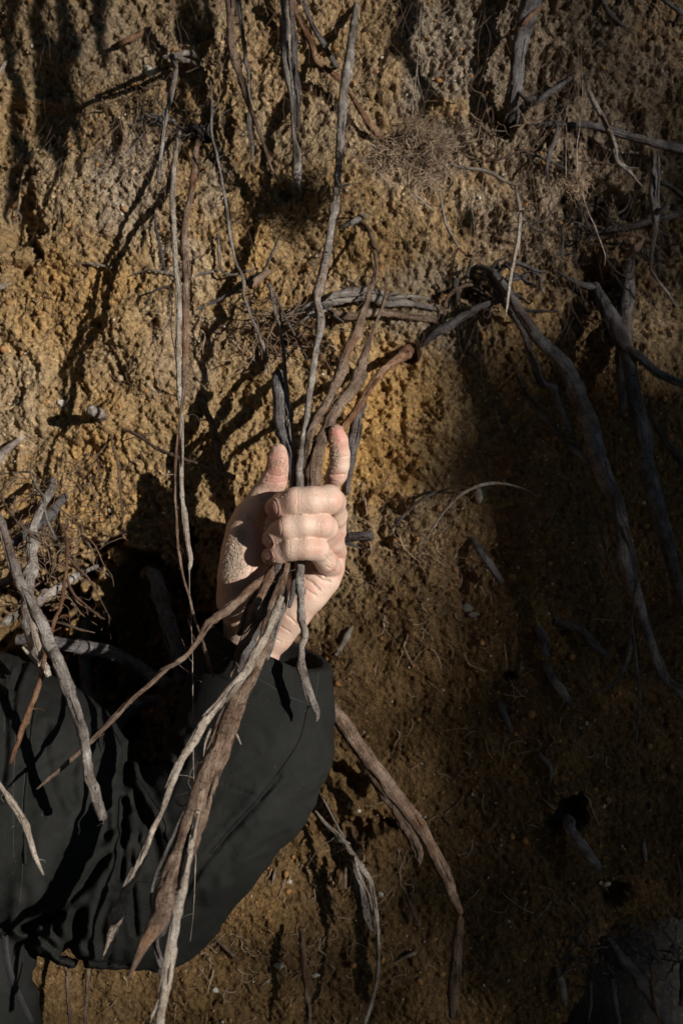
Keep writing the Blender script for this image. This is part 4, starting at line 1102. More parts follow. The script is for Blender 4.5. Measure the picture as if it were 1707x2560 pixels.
def grit(name, n, size, mat, seed, label):
    rs = np.random.default_rng(seed)
    Vs, Fs = [], []
    b = 0
    for k in range(n):
        px, py = rs.uniform(-60, 1770), rs.uniform(-60, 2620)
        if edge_side(np.array([px]), np.array([py]))[0] > -10: continue
        x, _, z = W('F', px, py, 0)
        r = size*rs.lognormal(0, 0.4)
        V = IV1*rs.uniform(0.6, 1.1, 3)*r*(1+0.2*rs.normal(size=(len(IV1), 1)))
        Vs.append(V+np.array([x, surf_y(x, z)-r*0.3, z])); Fs.append(IF1+b); b += len(IV1)
    o = mesh_obj(name, np.vstack(Vs), np.vstack(Fs), M[mat], smooth=False)
    tag(o, label, 'grit', None, 'stuff')
grit('grit', 900, 0.00065, 'pebble', 5, 'small pale grit scattered through the soil')
M['ironstone'] = make_plain('ironstone', (0.30, 0.15, 0.05), 0.9, 400, 0.0003)
grit('soil_crumbs', 1800, 0.0012, 'ironstone', 6, 'ochre crumbs of soil standing proud of the bank')

# ------------------------------------------------------------------ person
def surface_nets(f, lo, hi, h):
    lo, hi = np.array(lo), np.array(hi)
    n = np.ceil((hi-lo)/h).astype(int)+1
    gx = (lo[0]+h*np.arange(n[0])).astype(np.float32); gy = (lo[1]+h*np.arange(n[1])).astype(np.float32); gz = (lo[2]+h*np.arange(n[2])).astype(np.float32)
    Dv = f(gx[:, None, None], gy[None, :, None], gz[None, None, :]).astype(np.float32)
    neg = Dv < 0
    c = [neg[a:n[0]-1+a, b:n[1]-1+b, e:n[2]-1+e] for a in (0, 1) for b in (0, 1) for e in (0, 1)]
    cnt = sum(x.astype(np.int8) for x in c)
    act = (cnt > 0) & (cnt < 8)
    idx = -np.ones(act.shape, dtype=np.int64); ii = np.argwhere(act); idx[act] = np.arange(len(ii))
    P = np.zeros((len(ii), 3)); w = np.zeros(len(ii))
    cor = [(a, b, e) for a in (0, 1) for b in (0, 1) for e in (0, 1)]
    for i0 in range(8):
        for ax in range(3):
            if cor[i0][ax] == 1: continue
            c1 = list(cor[i0]); c1[ax] = 1
            A = Dv[ii[:, 0]+cor[i0][0], ii[:, 1]+cor[i0][1], ii[:, 2]+cor[i0][2]]
            Bv = Dv[ii[:, 0]+c1[0], ii[:, 1]+c1[1], ii[:, 2]+c1[2]]
            m = (A < 0) != (Bv < 0)
            t = np.where(m, A/(A-Bv+1e-20), 0)
            q = np.tile(np.array(cor[i0], float), (len(ii), 1)); q[:, ax] = t
            P[m] += q[m]; w[m] += 1
    V = lo+h*(ii+P/w[:, None])
    F = []
    for ax in range(3):
        o1, o2 = [(1, 2), (2, 0), (0, 1)][ax]
        sl0 = [slice(1, n[k]-1) for k in range(3)]; sl0[ax] = slice(0, n[ax]-1)
        sl1 = list(sl0); sl1[ax] = slice(1, n[ax])
        A, Bv = neg[tuple(sl0)], neg[tuple(sl1)]
        off = np.array([s.start for s in sl0])
        e = np.argwhere(A != Bv)
        fl = A[tuple(e.T)]
        e = e+off
        def g(da, db):
            q = e.copy(); q[:, o1] -= da; q[:, o2] -= db
            return idx[q[:, 0], q[:, 1], q[:, 2]]
        Q = np.stack([g(1, 1), g(0, 1), g(0, 0), g(1, 0)], 1)
        Q[~fl] = Q[~fl][:, ::-1]
        F.append(Q)
    F = np.vstack(F)
    F = F[(F >= 0).all(1)]
    return V, F

def smin(a, b, k):
    h = np.clip(0.5+0.5*(b-a)/k, 0, 1)
    return b*(1-h)+a*h-k*h*(1-h)

def chain(x, y, z, pts, k=0.002, flat=1.0):
    d = None
    for a, b in zip(pts[:-1], pts[1:]):
        ax_, ay, az_, ar = a; bx, by, bz, br = b
        vx, vy, vz = bx-ax_, by-ay, bz-az_
        L2 = vx*vx+vy*vy+vz*vz+1e-12
        t = np.clip(((x-ax_)*vx+(y-ay)*vy+(z-az_)*vz)/L2, 0, 1)
        dd = np.sqrt((x-ax_-t*vx)**2+((y-ay-t*vy)/flat)**2+(z-az_-t*vz)**2)-(ar+(br-ar)*t)
        d = dd if d is None else (smin(d, dd, k) if k > 0 else np.minimum(d, dd))
    return d

HD = 0.100
def HP(hx, hy, w, r):
    """hand skeleton point: measured position, w mm towards the viewer, r in photo units"""
    d = HD+w/1000
    p = W('H', hx, hy, d)
    return (*p, r*FR['H'][2]*K*(D-d))
middle = [HP(658,936,15,98), HP(722,906,24,108), HP(830,876,29,116), HP(960,868,30,116), HP(1110,862,25,120), HP(1165,880,17,98)]
middleb = [HP(1150,890,14,100), HP(1180,1000,-4,88), HP(1165,1130,-22,95)]
ring = [HP(614,1202,12,80), HP(680,1152,21,92), HP(765,1098,28,100), HP(900,1080,29,101), HP(1040,1078,26,103), HP(1080,1100,20,104)]
ringb = [HP(1078,1110,18,104), HP(1140,1220,0,90), HP(1160,1290,-18,98)]
pinky = [HP(608,1350,11,77), HP(690,1318,20,88), HP(800,1282,25,98), HP(920,1275,27,96), HP(1010,1285,24,100)]
pinkyb = [HP(1010,1300,22,94), HP(1080,1390,8,88), HP(1110,1440,-8,105)]
index = [HP(1178,280,4,68), HP(1195,350,2,82), HP(1208,470,-2,86), HP(1205,560,-5,84), HP(1180,640,-9,88), HP(1140,740,-15,66), HP(1130,860,-20,84), HP(1120,960,-24,100)]
thumb = [HP(676,448,8,74), HP(672,520,8,84), HP(668,610,6,90), HP(640,700,4,108), HP(545,850,0,122), HP(430,1010,-6,134), HP(400,1130,-10,152)]
thenar = [HP(400,1130,-12,150), HP(395,1320,-10,196), HP(375,1520,-12,205), HP(365,1720,-18,205), HP(420,1900,-24,200)]
hypo = [HP(1105,1420,-18,128), HP(1050,1530,-14,150), HP(930,1660,-14,165), HP(790,1830,-18,160), HP(660,2020,-24,160)]
meta = [[HP(1100,990,-26,110), HP(650,1700,-34,200)], [HP(1135,1130,-28,105), HP(680,1750,-34,190)], [HP(1140,1290,-26,108), HP(700,1800,-32,180)], [HP(1110,1430,-22,110), HP(720,1850,-30,170)],
        [HP(450,1150,-28,150), HP(900,1150,-36,140)], [HP(500,1400,-26,190), HP(900,1400,-32,170)]]
wrist = [HP(500,1850,-30,235), HP(470,2000,-30,235), HP(430,2200,-32,235), HP(420,2500,-30,260), HP(420,2900,-24,300)]
def hand_sdf(x, y, z):
    p = chain(x, y, z, thenar, 0.006)
    p = smin(p, chain(x, y, z, hypo, 0.006), 0.007)
    for m in meta: p = smin(p, chain(x, y, z, m), 0.006)
    p = smin(p, chain(x, y, z, wrist, 0.006, 0.75), 0.008)
    p = smin(p, chain(x, y, z, index, 0.002), 0.004)
    p = smin(p, chain(x, y, z, thumb, 0.003), 0.007)
    def fin(f, b): return smin(chain(x, y, z, f, 0.0035), chain(x, y, z, b, 0.003), 0.0032)
    a, b, c = fin(middle, middleb), fin(ring, ringb), fin(pinky, pinkyb)
    q = smin(smin(a, b, 0.0004), c, 0.0004)
    return smin(p, q, 0.0010)
allp = [p for ch in (middle, middleb, ring, pinky, index, thumb, thenar, hypo, wrist) for p in ch]
lo = np.array([min(p[k]-p[3] for p in allp) for k in range(3)])-0.004
hi = np.array([max(p[k]+p[3] for p in allp) for k in range(3)])+0.004
HVt, HFc = surface_nets(hand_sdf, lo, hi, 0.00095)

# coarse rest of the person under the clothes: arm, torso, neck, head (to the left of the view)
def FP(px, py, d, r): return (*W('F', px, py, d), r)
SH = FP(-80, 1900, 0.100, 0.050)
cx0 = FP(-700, 2300, 0.115, 0.10)
headc = (cx0[0], -0.15, SH[2]+0.235)
def body_sdf(x, y, z):
    b = chain(x, y, z, [SH, FP(160, 2120, 0.104, 0.040), FP(430, 2220, 0.110, 0.032), FP(560, 2060, 0.105, 0.032), FP(620, 1850, 0.098, 0.030), FP(625, 1760, 0.093, 0.026)], 0.005)
    b = smin(b, chain(x, y, z, [(SH[0]-0.32, SH[1], SH[2], 0.05), (SH[0]-0.03, SH[1], SH[2], 0.05)], 0.01), 0.03)
    b = smin(b, chain(x, y, z, [(cx0[0], -0.115, SH[2]-0.02, 0.10), (cx0[0], -0.115, SH[2]-0.5, 0.115)], 0.01, 0.8), 0.05)
    b = smin(b, chain(x, y, z, [(cx0[0], -0.115, SH[2], 0.055), (cx0[0], -0.13, SH[2]+0.13, 0.052)], 0.01), 0.02)
    hd = np.sqrt(((x-headc[0])/0.076)**2+((y-headc[1])/0.095)**2+((z-headc[2])/0.115)**2)-1
    hd = hd*0.08
    jaw = np.sqrt(((x-headc[0])/0.055)**2+((y-headc[1]+0.025)/0.07)**2+((z-headc[2]+0.065)/0.06)**2)-1
    hd = smin(hd, jaw*0.058, 0.03)
    fy = headc[1]-0.098
    hd = smin(hd, chain(x, y, z, [(headc[0], fy+0.012, headc[2]+0.02, 0.007), (headc[0], fy-0.012, headc[2]-0.022, 0.011)], 0.003), 0.01)
    for s in (-1, 1):
        eye = np.sqrt((x-headc[0]-s*0.031)**2+(y-fy-0.0)**2+(z-headc[2]-0.006)**2)-0.014
        hd = -smin(-hd, eye, 0.008)
        ear = np.sqrt(((x-headc[0]-s*0.079)/0.012)**2+((y-headc[1])/0.018)**2+((z-headc[2]+0.005)/0.03)**2)-1
        hd = smin(hd, ear*0.012, 0.006)
    hd = smin(hd, chain(x, y, z, [(headc[0]-0.02, fy+0.010, headc[2]-0.052, 0.006), (headc[0]+0.02, fy+0.010, headc[2]-0.052, 0.006)], 0.002), 0.006)
    return smin(b, hd, 0.015)
BV, BF = surface_nets(body_sdf, (cx0[0]-0.36, -0.30, SH[2]-0.62), (0.02, 0.02, headc[2]+0.14), 0.006)

person = empty('person')
tag(person, 'person in a black jacket whose left fist grips a bundle of roots', 'person')
nH = len(HVt)
base = mesh_obj('hand_base', HVt, HFc, M['skin'])
sm = base.modifiers.new('s', 'SMOOTH'); sm.factor = 0.5; sm.iterations = 2
ss = base.modifiers.new('ss', 'SUBSURF'); ss.levels = 1; ss.render_levels = 1
dg = bpy.context.evaluated_depsgraph_get()
em = bpy.data.meshes.new_from_object(base.evaluated_get(dg))
n = len(em.vertices)
hv = np.empty(n*3, np.float32); em.vertices.foreach_get('co', hv); hv = hv.reshape(-1, 3).astype(float)
hn = np.empty(n*3, np.float32); em.vertex_normals.foreach_get('vector', hn); hn = hn.reshape(-1, 3).astype(float)
hf = np.empty(len(em.loops), np.int32); em.loops.foreach_get('vertex_index', hf); hf = hf.reshape(-1, 4)
bpy.data.objects.remove(base)
# creases: polylines in the hand measuring frame; only where the skin faces the viewer
t_ = D+hv[:, 1]
hx = (hv[:, 0]/(K*t_)+853.5-500)/FR['H'][2]; hy = (1280-hv[:, 2]/(K*t_)-1000)/FR['H'][2]
front = np.clip(-hn[:, 1]*1.6+0.1, 0, 1)
disp = np.zeros(n)
def crease(pts, width, depth):
    global disp
    dd = seg_dist(hx, hy, pts)
    disp -= 1.1*front*depth*np.exp(-(dd/width)**2)
for pts, w_, dp in (
    ([(1190,820),(1235,900),(1215,980)], 7, .0003), ([(1110,1000),(1165,1080),(1160,1150)], 7, .0003), ([(1150,1010),(1195,1100)], 5, .0002),
    ([(838,790),(848,870),(838,960)], 6, .0002), ([(815,800),(822,880)], 4, .00015), ([(865,800),(872,900)], 4, .00012),
    ([(700,1035),(712,1110),(705,1170)], 6, .0002), ([(722,1040),(735,1120)], 4, .00012), ([(770,1215),(782,1290),(770,1350)], 5, .0002),
    ([(1030,1010),(1045,1080),(1035,1150)], 4, .00018), ([(1052,1010),(1066,1090)], 4, .00015), ([(975,1230),(985,1300)], 4, .00012),
    ([(1010,1225),(1022,1300),(1015,1350)], 4, .00014),
    ([(900,1480),(980,1500),(1060,1560),(1120,1570)], 12, .0010), ([(905,1545),(960,1570),(1030,1640)], 12, .0010), ([(930,1450),(1020,1470),(1080,1530)], 9, .0007),
    ([(900,1620),(950,1660),(1000,1690)], 10, .0006), ([(1080,1350),(1130,1400),(1140,1450)], 8, .0005), ([(1100,1440),(1160,1480)], 7, .0004),
    ([(760,1870),(800,1900),(830,1930)], 9, .0005), ([(700,1960),(750,1990),(780,2010)], 8, .0004), ([(640,2060),(700,2090)], 7, .0003),
    ([(1080,620),(1150,650),(1240,640)], 10, .0006), ([(1100,560),(1180,575)], 6, .00025), ([(1085,700),(1180,705)], 7, .0003), ([(1115,480),(1200,500),(1290,480)], 8, .0004),
    ([(590,640),(670,660),(755,640)], 9, .0005), ([(560,700),(660,720),(750,700)], 7, .0003),
    ([(420,1160),(470,1260),(450,1420),(420,1600)], 13, .0006), ([(300,1780),(420,1800),(560,1850)], 9, .0006), ([(430,1020),(520,1080),(580,1100)], 10, .0006)):
    crease(pts, w_, dp)
# knuckle highlights and flesh swell
for cx, cy, rad, amp in ((820,880,85,.0005), (1170,880,70,.0005), (715,1100,70,.0003), (1120,1080,75,.0006), (790,1275,70,.0006), (1040,1280,70,.0008),
                         (1225,1180,60,.0012), (1235,1340,60,.0016), (1205,1480,60,.0012), (1200,600,70,.0005)):
    disp += amp*np.exp(-((hx-cx)**2+(hy-cy)**2)/rad**2)*np.clip(0.7-hn[:, 1]*0.5+hn[:, 0]*0.5, 0, 1)
for cx_, cy_, rx_, ry_, an_ in ((628,937,46,74,-0.15), (583,1222,38,58,-0.45), (585,1345,36,44,-0.4)):
    du, dv = hx-cx_, hy-cy_
    q_ = (np.abs((du*math.cos(an_)+dv*math.sin(an_))/rx_)**2.6+np.abs((-du*math.sin(an_)+dv*math.cos(an_))/ry_)**2.6)**(1/2.6)
    disp += front*(0.00035*np.exp(-((q_-1.22)/0.12)**2)-0.00025*np.exp(-((q_-1.0)/0.09)**2))
disp += 0.00005*vnoise(hv[:, 0]*450, hv[:, 1]*450, hv[:, 2]*450, 5)+0.00018*vnoise(hv[:, 0]*130, hv[:, 1]*130, hv[:, 2]*130, 6)
hv2 = hv+hn*disp[:, None]
V = np.vstack([hv2, BV]); F = np.vstack([hf, BF+n])
body = mesh_obj('body', V, F, M['skin'], person)
skin = np.array([0.64, 0.475, 0.375]); red = np.array([0.52, 0.21, 0.165]); dirt = np.array([0.30, 0.19, 0.12])
tint = np.tile(skin, (len(V), 1))
def tb(cx, cy, rx, ry, a, col):
    m = a*np.exp(-(((hx-cx)/rx)**2+((hy-cy)/ry)**2)**1.3)
    tint[:n] = tint[:n]*(1-m[:, None])+col*m[:, None]
for a in ((665,560,110,190,.85,red), (665,600,80,200,.3,dirt), (1180,300,90,110,.85,red), (1250,430,60,70,.35,red), (640,960,90,80,.45,red), (590,1240,70,70,.5,red), (600,1370,80,70,.5,red),
          (1090,1060,60,60,.42,red), (1190,880,50,70,.3,red), (830,880,50,60,.18,red), (1170,640,70,60,.4,red), (1210,1180,60,60,.4,red), (1220,1340,50,60,.45,red), (1190,1480,60,50,.4,red), (1010,1280,60,50,.35,red), (980,1640,120,80,.22,red), (680,700,90,90,.35,red),
          (1160,480,70,60,.35,dirt), (680,440,60,40,.3,dirt), (560,1400,80,40,.3,dirt), (640,800,80,60,.25,dirt), (420,1250,120,200,.25,red), (400,1550,160,200,.2,dirt)):
    tb(*a)
vattr(body, 'tint', tint)

bvh = BVHTree.FromPolygons([tuple(v) for v in hv2], hf.tolist())
camP = Vector((0, -D, 0))
def hit(hx_, hy_):
    t = Vector(W('H', hx_, hy_, 0.1))
    r = bvh.ray_cast(camP, (t-camP).normalized())
    return (r[0], r[1]) if r[0] is not None else (None, None)
# fingernails: thin plates that follow the fingertip, cut to an oval
def nail(cx, cy, rx, ry, ang, lab):
    dx, dy = hx-cx, hy-cy
    u = (dx*math.cos(ang)+dy*math.sin(ang))/rx; v = (-dx*math.sin(ang)+dy*math.cos(ang))/ry
    q = (np.abs(u)**2.6+np.abs(v)**2.6)**(1/2.6)
    ok = (q < 1.0) & (hn[:, 1] < 0.35) & (hv[:, 1] < -0.095)
    fm = ok[hf].all(1)
    ids = np.unique(hf[fm]); remap = -np.ones(n, int); remap[ids] = np.arange(len(ids))
    if len(ids) < 20: return
    off = 0.00035-0.0005*np.clip((q[ids]-0.82)/0.18, 0, 1)**2
    P = hv2[ids]+hn[ids]*off[:, None]
    o = mesh_obj('fingernail', P, remap[hf[fm]], M['nail'], body); o['label'] = lab
NAILS = [(628,937,46,74,-0.15,'large pink nail of the middle finger'), (583,1222,38,58,-0.45,'shaded nail of the ring finger'), (585,1345,36,44,-0.4,'shaded nail of the little finger')]
for a_ in NAILS: nail(*a_)

# sand on the skin
def sand(name, label, regions, seed):
    rs = np.random.default_rng(seed); Vs, Fs, b = [], [], 0
    for (cx, cy, rx, ry, ang, cnt, sz) in regions:
        for _ in range(cnt):
            r = rs.normal(0, 0.5, 2)
            dx, dy = rx*r[0], ry*r[1]
            x_ = cx+dx*math.cos(ang)-dy*math.sin(ang); y_ = cy+dx*math.sin(ang)+dy*math.cos(ang)
            p, nr = hit(x_, y_)
            if p is None: continue
            s = sz*rs.lognormal(0, 0.35)
            V = IV1*rs.uniform(0.7, 1.2, 3)*s+np.array(p+nr*s*0.4)
            Vs.append(V); Fs.append(IF1+b); b += len(IV1)
    o = mesh_obj(name, np.vstack(Vs), np.vstack(Fs), M['sand'], smooth=False)
    tag(o, label, 'sand', None, 'stuff')
sand('sand', 'sand grains stuck to the palm, thumb and raised finger', [
    (355,1170,50,80,0.2,420,.00022), (310,1290,70,110,0.1,900,.00024), (280,1430,70,100,-0.1,1000,.00024), (340,1440,60,40,0,160,.00026), (265,1530,40,40,0,120,.00024),
    (320,1620,70,70,0,110,.0002), (430,1010,40,40,0,60,.0002), (670,540,80,160,0,330,.00022), (640,740,90,90,0,160,.0002), (745,620,12,130,0,90,.00022), (540,850,60,60,0,70,.00018),
    (1175,470,40,90,0.1,260,.00022), (1150,330,40,50,0,90,.0002), (1190,235,45,20,0,60,.00026), (1130,620,30,60,0,60,.00018),
    (600,1400,60,30,0.2,160,.0002), (610,990,50,20,0.3,50,.00018), (860,985,40,8,0,30,.00018), (1000,820,60,50,0,26,.00016), (880,1390,60,10,0,50,.0002), (900,1480,30,60,0,40,.0002), (1130,1340,20,20,0,16,.0002)], 3)

# ------------------------------------------------------------------ jacket
def JP(px, py, d, r):
    t = D-d
    return (*W('F', px, py, d), r*K*t)
cuffA = JP(655, 1618, 0.118, 150)
axis_dir = Vector(JP(640, 1618, 0.118, 0)[:3])-Vector(JP(605, 1760, 0.132, 0)[:3])
fore = [JP(668,1560,0.082,140), JP(655,1640,0.088,150), JP(645,1760,0.094,182), JP(632,1860,0.100,194), JP(590,1960,0.105,190), JP(495,2080,0.108,186), JP(385,2232,0.110,182)]
upper = [JP(385,2232,0.110,184), JP(290,2190,0.108,212), JP(160,2120,0.104,250), JP(40,2000,0.100,300), JP(-80,1930,0.100,310)]
side = [JP(-200,2000,0.110,290), JP(-250,2400,0.118,330), JP(-270,2750,0.118,410)]
torso = [(cx0[0], -0.115, SH[2]-0.03, 0.125), (cx0[0], -0.115, SH[2]-0.55, 0.135)]
FOLDS = [  # measured in frame E: points, width, depth (metres, + groove / - ridge)
    ([(1560,760),(1450,900),(1280,1080),(1180,1200),(1080,1340),(960,1560)], 16, 0.0022),
    ([(1190,780),(1320,830),(1460,890)], 9, 0.0012),
    ([(1300,300),(1400,420),(1500,560)], 26, 0.0016),
    ([(700,900),(760,1060),(790,1200)], 18, 0.003), ([(740,900),(860,1100),(890,1280)], 34, 0.003), ([(800,930),(830,1010),(790,1130)], 14, -0.0015),
    ([(680,1120),(560,1260),(420,1420),(360,1500),(120,1610)], 22, 0.005),
    ([(670,900),(690,1080),(680,1330)], 24, 0.005), ([(740,1130),(735,1350),(760,1640)], 16, 0.0035),
    ([(660,1100),(600,1280),(520,1480),(500,1640)], 30, -0.0035), ([(740,620),(700,760),(690,900),(700,1050)], 26, 0.004),
    ([(750,640),(860,690),(960,710)], 16, 0.003), ([(740,680),(800,850),(900,1050)], 24, -0.003),
    ([(430,1520),(430,1620),(370,1760)], 30, 0.005), ([(280,1560),(330,1680),(450,1800)], 26, 0.004),
    ([(400,1770),(540,1810),(730,1815)], 10, 0.0018), ([(140,1620),(260,1680),(340,1760)], 18, 0.004),
    ([(260,480),(250,650),(280,740),(290,850),(340,950)], 22, 0.0018), ([(420,640),(400,800),(420,900)], 22, 0.002),
    ([(450,1020),(560,1000),(600,960)], 26, 0.002), ([(590,800),(600,900),(560,1020),(480,1060)], 22, -0.0022),
    ([(250,900),(200,1200),(120,1450)], 50, -0.002), ([(150,100),(80,260),(70,420)], 16, 0.0035), ([(30,330),(30,620),(0,900)], 20, 0.003),
    ([(140,1400),(150,1700),(180,1900)], 30, 0.002), ([(1180,1340),(1290,1180),(1280,1300)], 40, 0.0014), ([(950,560),(1010,640),(1010,700)], 24, 0.0025),
    ([(1050,1560),(900,1700),(760,1780)], 40, -0.002), ([(1500,900),(1400,1150),(1200,1400)], 70, -0.002), ([(620,1480),(560,1620),(600,1780)], 26, 0.0025)]
cn = Vector(fore[0][:3])-Vector(fore[2][:3]); cn.normalize()
cn = (cn+Vector((0.30, -0.34, 0.10))).normalized()      # the opening faces up right and a little to the viewer
cc = Vector(JP(662, 1604, 0.088, 0)[:3])
def jacket_sdf(x, y, z):
    a = chain(x, y, z, fore, 0.012)
    b = chain(x, y, z, upper, 0.014)
    j = smin(a, b, 0.010)
    j = smin(j, chain(x, y, z, [(SH[0]-0.30, SH[1], SH[2]-0.02, 0.07), (SH[0]-0.03, SH[1], SH[2]-0.02, 0.068)], 0.01), 0.02)
    j = smin(j, chain(x, y, z, torso, 0.01, 0.85), 0.012)
    j = smin(j, chain(x, y, z, side, 0.01, 0.8), 0.004)
    X = x+0*y+0*z; Z = z+0*x+0*y; Y = y+0*x+0*z
    t = D+Y
    ex = (X/(K*t)+853.5)/FR['E'][2]; ey = (1280-Z/(K*t)-1600)/FR['E'][2]
    near = np.abs(j) < 0.012
    dd = np.zeros_like(j)
    q = near & (Y < -0.07)
    exq, eyq = ex[q], ey[q]
    s = np.zeros_like(exq)
    for pts, w_, dp in FOLDS:
        r = seg_dist(exq, eyq, pts)
        s += 1.12*dp*(np.exp(-(r/w_)**2)-0.45*np.exp(-((r-2.2*w_)/(1.1*w_))**2))
    rg = noise2(exq/120+0.5*noise2(exq/160, eyq/160, 8), (eyq+0.6*exq)/60, 3)
    s += 0.0017*np.abs(rg)+0.0007*np.abs(noise2((exq-eyq)/50, (exq+eyq)/110, 4))+0.0002*noise2(exq/30, eyq/30, 6)
    fade = sstep(-0.07, -0.095, Y[q])*sstep(0.004, 0.03, np.hypot(X[q]-cc.x, Z[q]-cc.z)-0.035)
    dd[q] = s*fade
    j = j+dd
    plh = (x-cc.x)*cn.x+(y-cc.y)*cn.y+(z-cc.z)*cn.z
    nc = np.sqrt((x-cc.x)**2+(y-cc.y)**2+(z-cc.z)**2) < 0.085
    j = j+np.where(nc, 0.0009*np.exp(-((plh+0.021)/0.0016)**2)-0.0011*np.exp(-((plh+0.002)/0.003)**2)-0.0007*(plh > -0.021), 0)
    # cut the sleeve end and hollow it
    pl = (x-cc.x)*cn.x+(y-cc.y)*cn.y+(z-cc.z)*cn.z
    near_c = np.sqrt((x-cc.x)**2+(y-cc.y)**2+(z-cc.z)**2)
    cut = np.where(near_c < 0.12, pl+0.0008*np.sin(X*180), -1.0)
    inner = np.maximum(a+0.0042, -(pl+0.026))
    inner = np.where(near_c < 0.12, inner, 1.0)
    j = np.maximum(j, cut)
    return np.maximum(j, -inner)
JV, JF = surface_nets(jacket_sdf, (-0.262, -0.225, -0.36), (0.012, 0.0, -0.045), 0.0016)
J2V, J2F = surface_nets(lambda x, y, z: np.maximum(jacket_sdf(x, y, z), x+0.2605), (cx0[0]-0.36, -0.26, SH[2]-0.62), (-0.255, 0.02, SH[2]+0.09), 0.005)
nj = len(JV)
jacket = mesh_obj('jacket', np.vstack([JV, J2V]), np.vstack([JF, J2F+nj]), M['cloth'], person)
jm = jacket.modifiers.new('s', 'SMOOTH'); jm.factor = 0.5; jm.iterations = 3
dg = bpy.context.evaluated_depsgraph_get()
jme = bpy.data.meshes.new_from_object(jacket.evaluated_get(dg))
jacket.modifiers.clear(); jacket.data = jme
jv = np.empty(len(jme.vertices)*3, np.float32); jme.vertices.foreach_get('co', jv); jv = jv.reshape(-1, 3)
jb = BVHTree.FromPolygons([tuple(map(float, v)) for v in jv], [tuple(p.vertices) for p in jme.polygons])
def jhit(fr, x, y):
    t = Vector(W(fr, x, y, 0.1)); r = jb.ray_cast(camP, (t-camP).normalized())
    return (r[0], r[1]) if r[0] is not None else (None, None)
# stitching lines: little thread dashes lying on the cloth
def stitches(fr, pts, step, name='stitching'):
    P = catmull([(*p, 0, 0) for p in pts], 9.0)[:, :2]
    L = np.concatenate([[0], np.cumsum(np.linalg.norm(np.diff(P, axis=0), axis=1))])
    parts = []; s = 0.0
    while s+step*0.65 < L[-1]:
        a = [np.interp(s, L, P[:, 0]), np.interp(s, L, P[:, 1])]; b = [np.interp(s+step*0.62, L, P[:, 0]), np.interp(s+step*0.62, L, P[:, 1])]
        pa, na = jhit(fr, *a); pb, nb = jhit(fr, *b)
        if pa and pb and (pa-pb).length < 0.006:
            C = np.array([(*(pa+na*0.00005), 0.00016), (*((pa+pb)/2+(na+nb)*0.0001), 0.0002), (*(pb+nb*0.00005), 0.00016)])
            parts.append(tube_arrays(C, 4, 0, 0, 0, cap=False))
        s += step
    if parts: finish_tubes(name, parts, M['thread'], jacket)['kind'] = 'stuff'
stitches('G', [(260,400),(380,470),(480,530),(580,570)], 11)
stitches('E', [(1150,20),(1220,60),(1290,110),(1330,150)], 11)
stitches('G', [(655,400),(650,470),(640,540)], 11)
stitches('E', [(200,280),(165,520),(140,760),(125,1000),(130,1250),(110,1500)], 11)
stitches('E', [(95,420),(80,700),(75,1000),(80,1220)], 11)
stitches('E', [(60,120),(30,320),(25,520)], 11)
# raised seam welts
def welt(fr, pts, r, mat='cloth', name='seam', flat=None):
    P = catmull([(*p, 0, 0) for p in pts], 14.0)[:, :2]
    C = []
    for x_, y_ in P:
        p, nr = jhit(fr, x_, y_)
        if p: C.append((*(p+nr*r*0.1), r))
    C = [c for i, c in enumerate(C) if i == 0 or np.linalg.norm(np.array(c[:3])-np.array(C[i-1][:3])) < 0.015]
    if len(C) > 3: return finish_tubes(name, [tube_arrays(np.array(C), 8, 3, 0.0, 0.0, flat)], M[mat], jacket)
welt('E', [(215,300),(180,520),(155,760),(140,1000),(145,1250)], 0.0011)
welt('G', [(600,590),(560,760),(480,900),(340,1085),(200,1240),(60,1400)], 0.0009)
# zip: tape and teeth along the jacket front edge at the lower left
zp = [(18,1650),(30,1780),(60,1900),(110,2020),(165,2140)]
zz = catmull([(*p, 0, 0) for p in zp], 4.0)[:, :2]
zt = welt('E', zp, 0.0032, 'metal', 'zip', 0.4)
if zt:
    parts = []
    for x_, y_ in zz[::2]:
        for s in (-5, 5):
            p, nr = jhit('E', x_+s, y_)
            if p: parts.append(tube_arrays(np.array([(*(p+nr*0.0012), 0.0007), (*(p+nr*0.0020), 0.0007), (*(p+nr*0.0024), 0.0004)]), 5, 0, 0, 0))
    if parts:
        zz_o = finish_tubes('zip_teeth', parts, M['metal'], zt); zz_o['kind'] = 'stuff'

# hair on the head beyond the left edge
def hair_sdf(x, y, z):
    o = (np.sqrt(((x-headc[0])/0.084)**2+((y-headc[1]-0.012)/0.10)**2+((z-headc[2]-0.012)/0.118)**2)-1)*0.085
    X = x+0*y+0*z; Z = z+0*x+0*y
    o = o+0.002*noise2(X*160, Z*25, 4)
    cutf = (headc[1]-0.045)-y-(z-headc[2]-0.055)*0.9
    return np.maximum(o, np.minimum(cutf, (headc[1]+0.0)-y+0*x+0*z))
HV3, HF3 = surface_nets(hair_sdf, (headc[0]-0.1, headc[1]-0.13, headc[2]-0.13), (headc[0]+0.1, headc[1]+0.13, headc[2]+0.15), 0.004)
mesh_obj('hair', HV3, HF3, M['hair'], person)

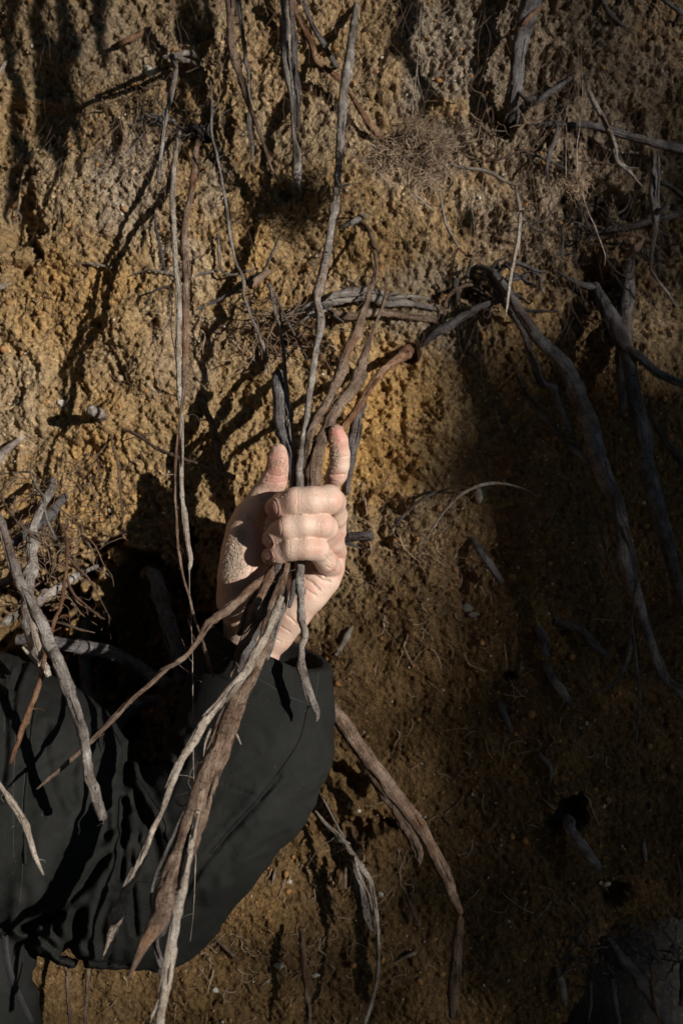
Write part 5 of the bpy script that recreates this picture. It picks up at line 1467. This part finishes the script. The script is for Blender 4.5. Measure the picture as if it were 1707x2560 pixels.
# ------------------------------------------------------------------ shrub added out of view, leaves spread to shade the bank's right and foot
def light_at(px, py):
    """wanted share of sun on the bank face"""
    t = 1.0
    def s(a, b, x):
        u = min(1, max(0, (x-a)/(b-a))); return u*u*(3-2*u)
    right = s(970, 1160, px - 0.10*max(0, py-1500))*s(760, 960, py)
    t *= 1-0.985*right
    t *= 1-0.45*s(1050, 1500, px)*(1-s(760, 960, py))
    t *= 1-0.5*s(1420, 1750, px)
    t *= 1-0.76*s(1330, 1700, py)*s(560, 860, px)
    t *= 1-0.5*s(2000, 2400, py)
    t *= 1-0.35*(1-s(-150, 420, py))
    t *= 1-0.25*(1-s(-100, 260, px))*(1-s(500, 900, py))
    return t
def leafy():
    tr = empty('shadeshrub'); tag(tr, 'tall leafy shrub added unseen towards the sun to shade the bank', 'shadeshrub')
    rs = np.random.default_rng(77)
    Vs, Fs, b = [], [], 0
    A = 0.035
    # expected cover per leaf on a unit of bank area -> density from the wanted light
    x0, x1, y0, y1 = -300, 2500, -500, 3400
    area = (x1-x0)*(y1-y0)*(K*D)**2
    leaf = A*A*0.55
    nmax = int(area/leaf*8.0)
    sv = np.array(sdir)
    for _ in range(nmax):
        px, py = rs.uniform(x0, x1), rs.uniform(y0, y1)
        T = light_at(min(px, 1707), py)
        if px > 1707 or py > 2560: T = min(T, 0.06)
        dens = -math.log(max(T, 0.012))/4.5*1.0
        if rs.random() > dens: continue
        p = np.array(W('F', px, py, 0))
        q = p+sv*rs.uniform(6.0, 7.6)
        u = rs.normal(size=3); u /= np.linalg.norm(u)
        w = np.cross(u, sv+rs.normal(0, 0.35, 3)); w /= np.linalg.norm(w)
        L, Wd = A*rs.uniform(0.8, 1.3), A*0.42*rs.uniform(0.8, 1.2)
        u = np.cross(w, np.cross(u, w)); u /= np.linalg.norm(u)
        V = [q-u*L/2, q-u*L*0.1+w*Wd/2, q+u*L*0.3+w*Wd*0.35, q+u*L/2, q+u*L*0.3-w*Wd*0.35, q-u*L*0.1-w*Wd/2]
        Vs += V; Fs.append([b, b+1, b+2, b+3]); Fs.append([b, b+3, b+4, b+5]); b += 6
    cr = mesh_obj('crown', np.array(Vs), np.array(Fs), M['leaf'], tr, smooth=False); cr['kind'] = 'stuff'
    c = np.array(W('F', 1900, 2000, 0))+sv*6.8
    parts = [tube_arrays(catmull([(c[0]+0.1, c[1], -1.02, 0.05), (c[0]+0.05, c[1], -0.5, 0.042), (c[0], c[1], c[2]+0.1, 0.03), (c[0]-0.05, c[1]+0.05, c[2]+0.6, 0.01)], 0.05), 10, 5, 0.1, 1.0)]
    for k in range(9):
        a = rs.uniform(0, 6.28); z0 = c[2]-0.3+0.1*k
        parts.append(tube_arrays(catmull([(c[0], c[1], z0, 0.014), (c[0]+0.2*math.cos(a), c[1]+0.2*math.sin(a), z0+0.15, 0.009), (c[0]+0.45*math.cos(a), c[1]+0.45*math.sin(a), z0+0.4, 0.004)], 0.04), 6, k, 0.1, 1.0))
    finish_tubes('trunk', parts, M['dark'], tr)
leafy()
tot = sum(len(o.data.polygons)*2 for o in bpy.data.objects if o.type == 'MESH')
print('approx triangles', tot, 'hand verts', n, 'jacket', nj)
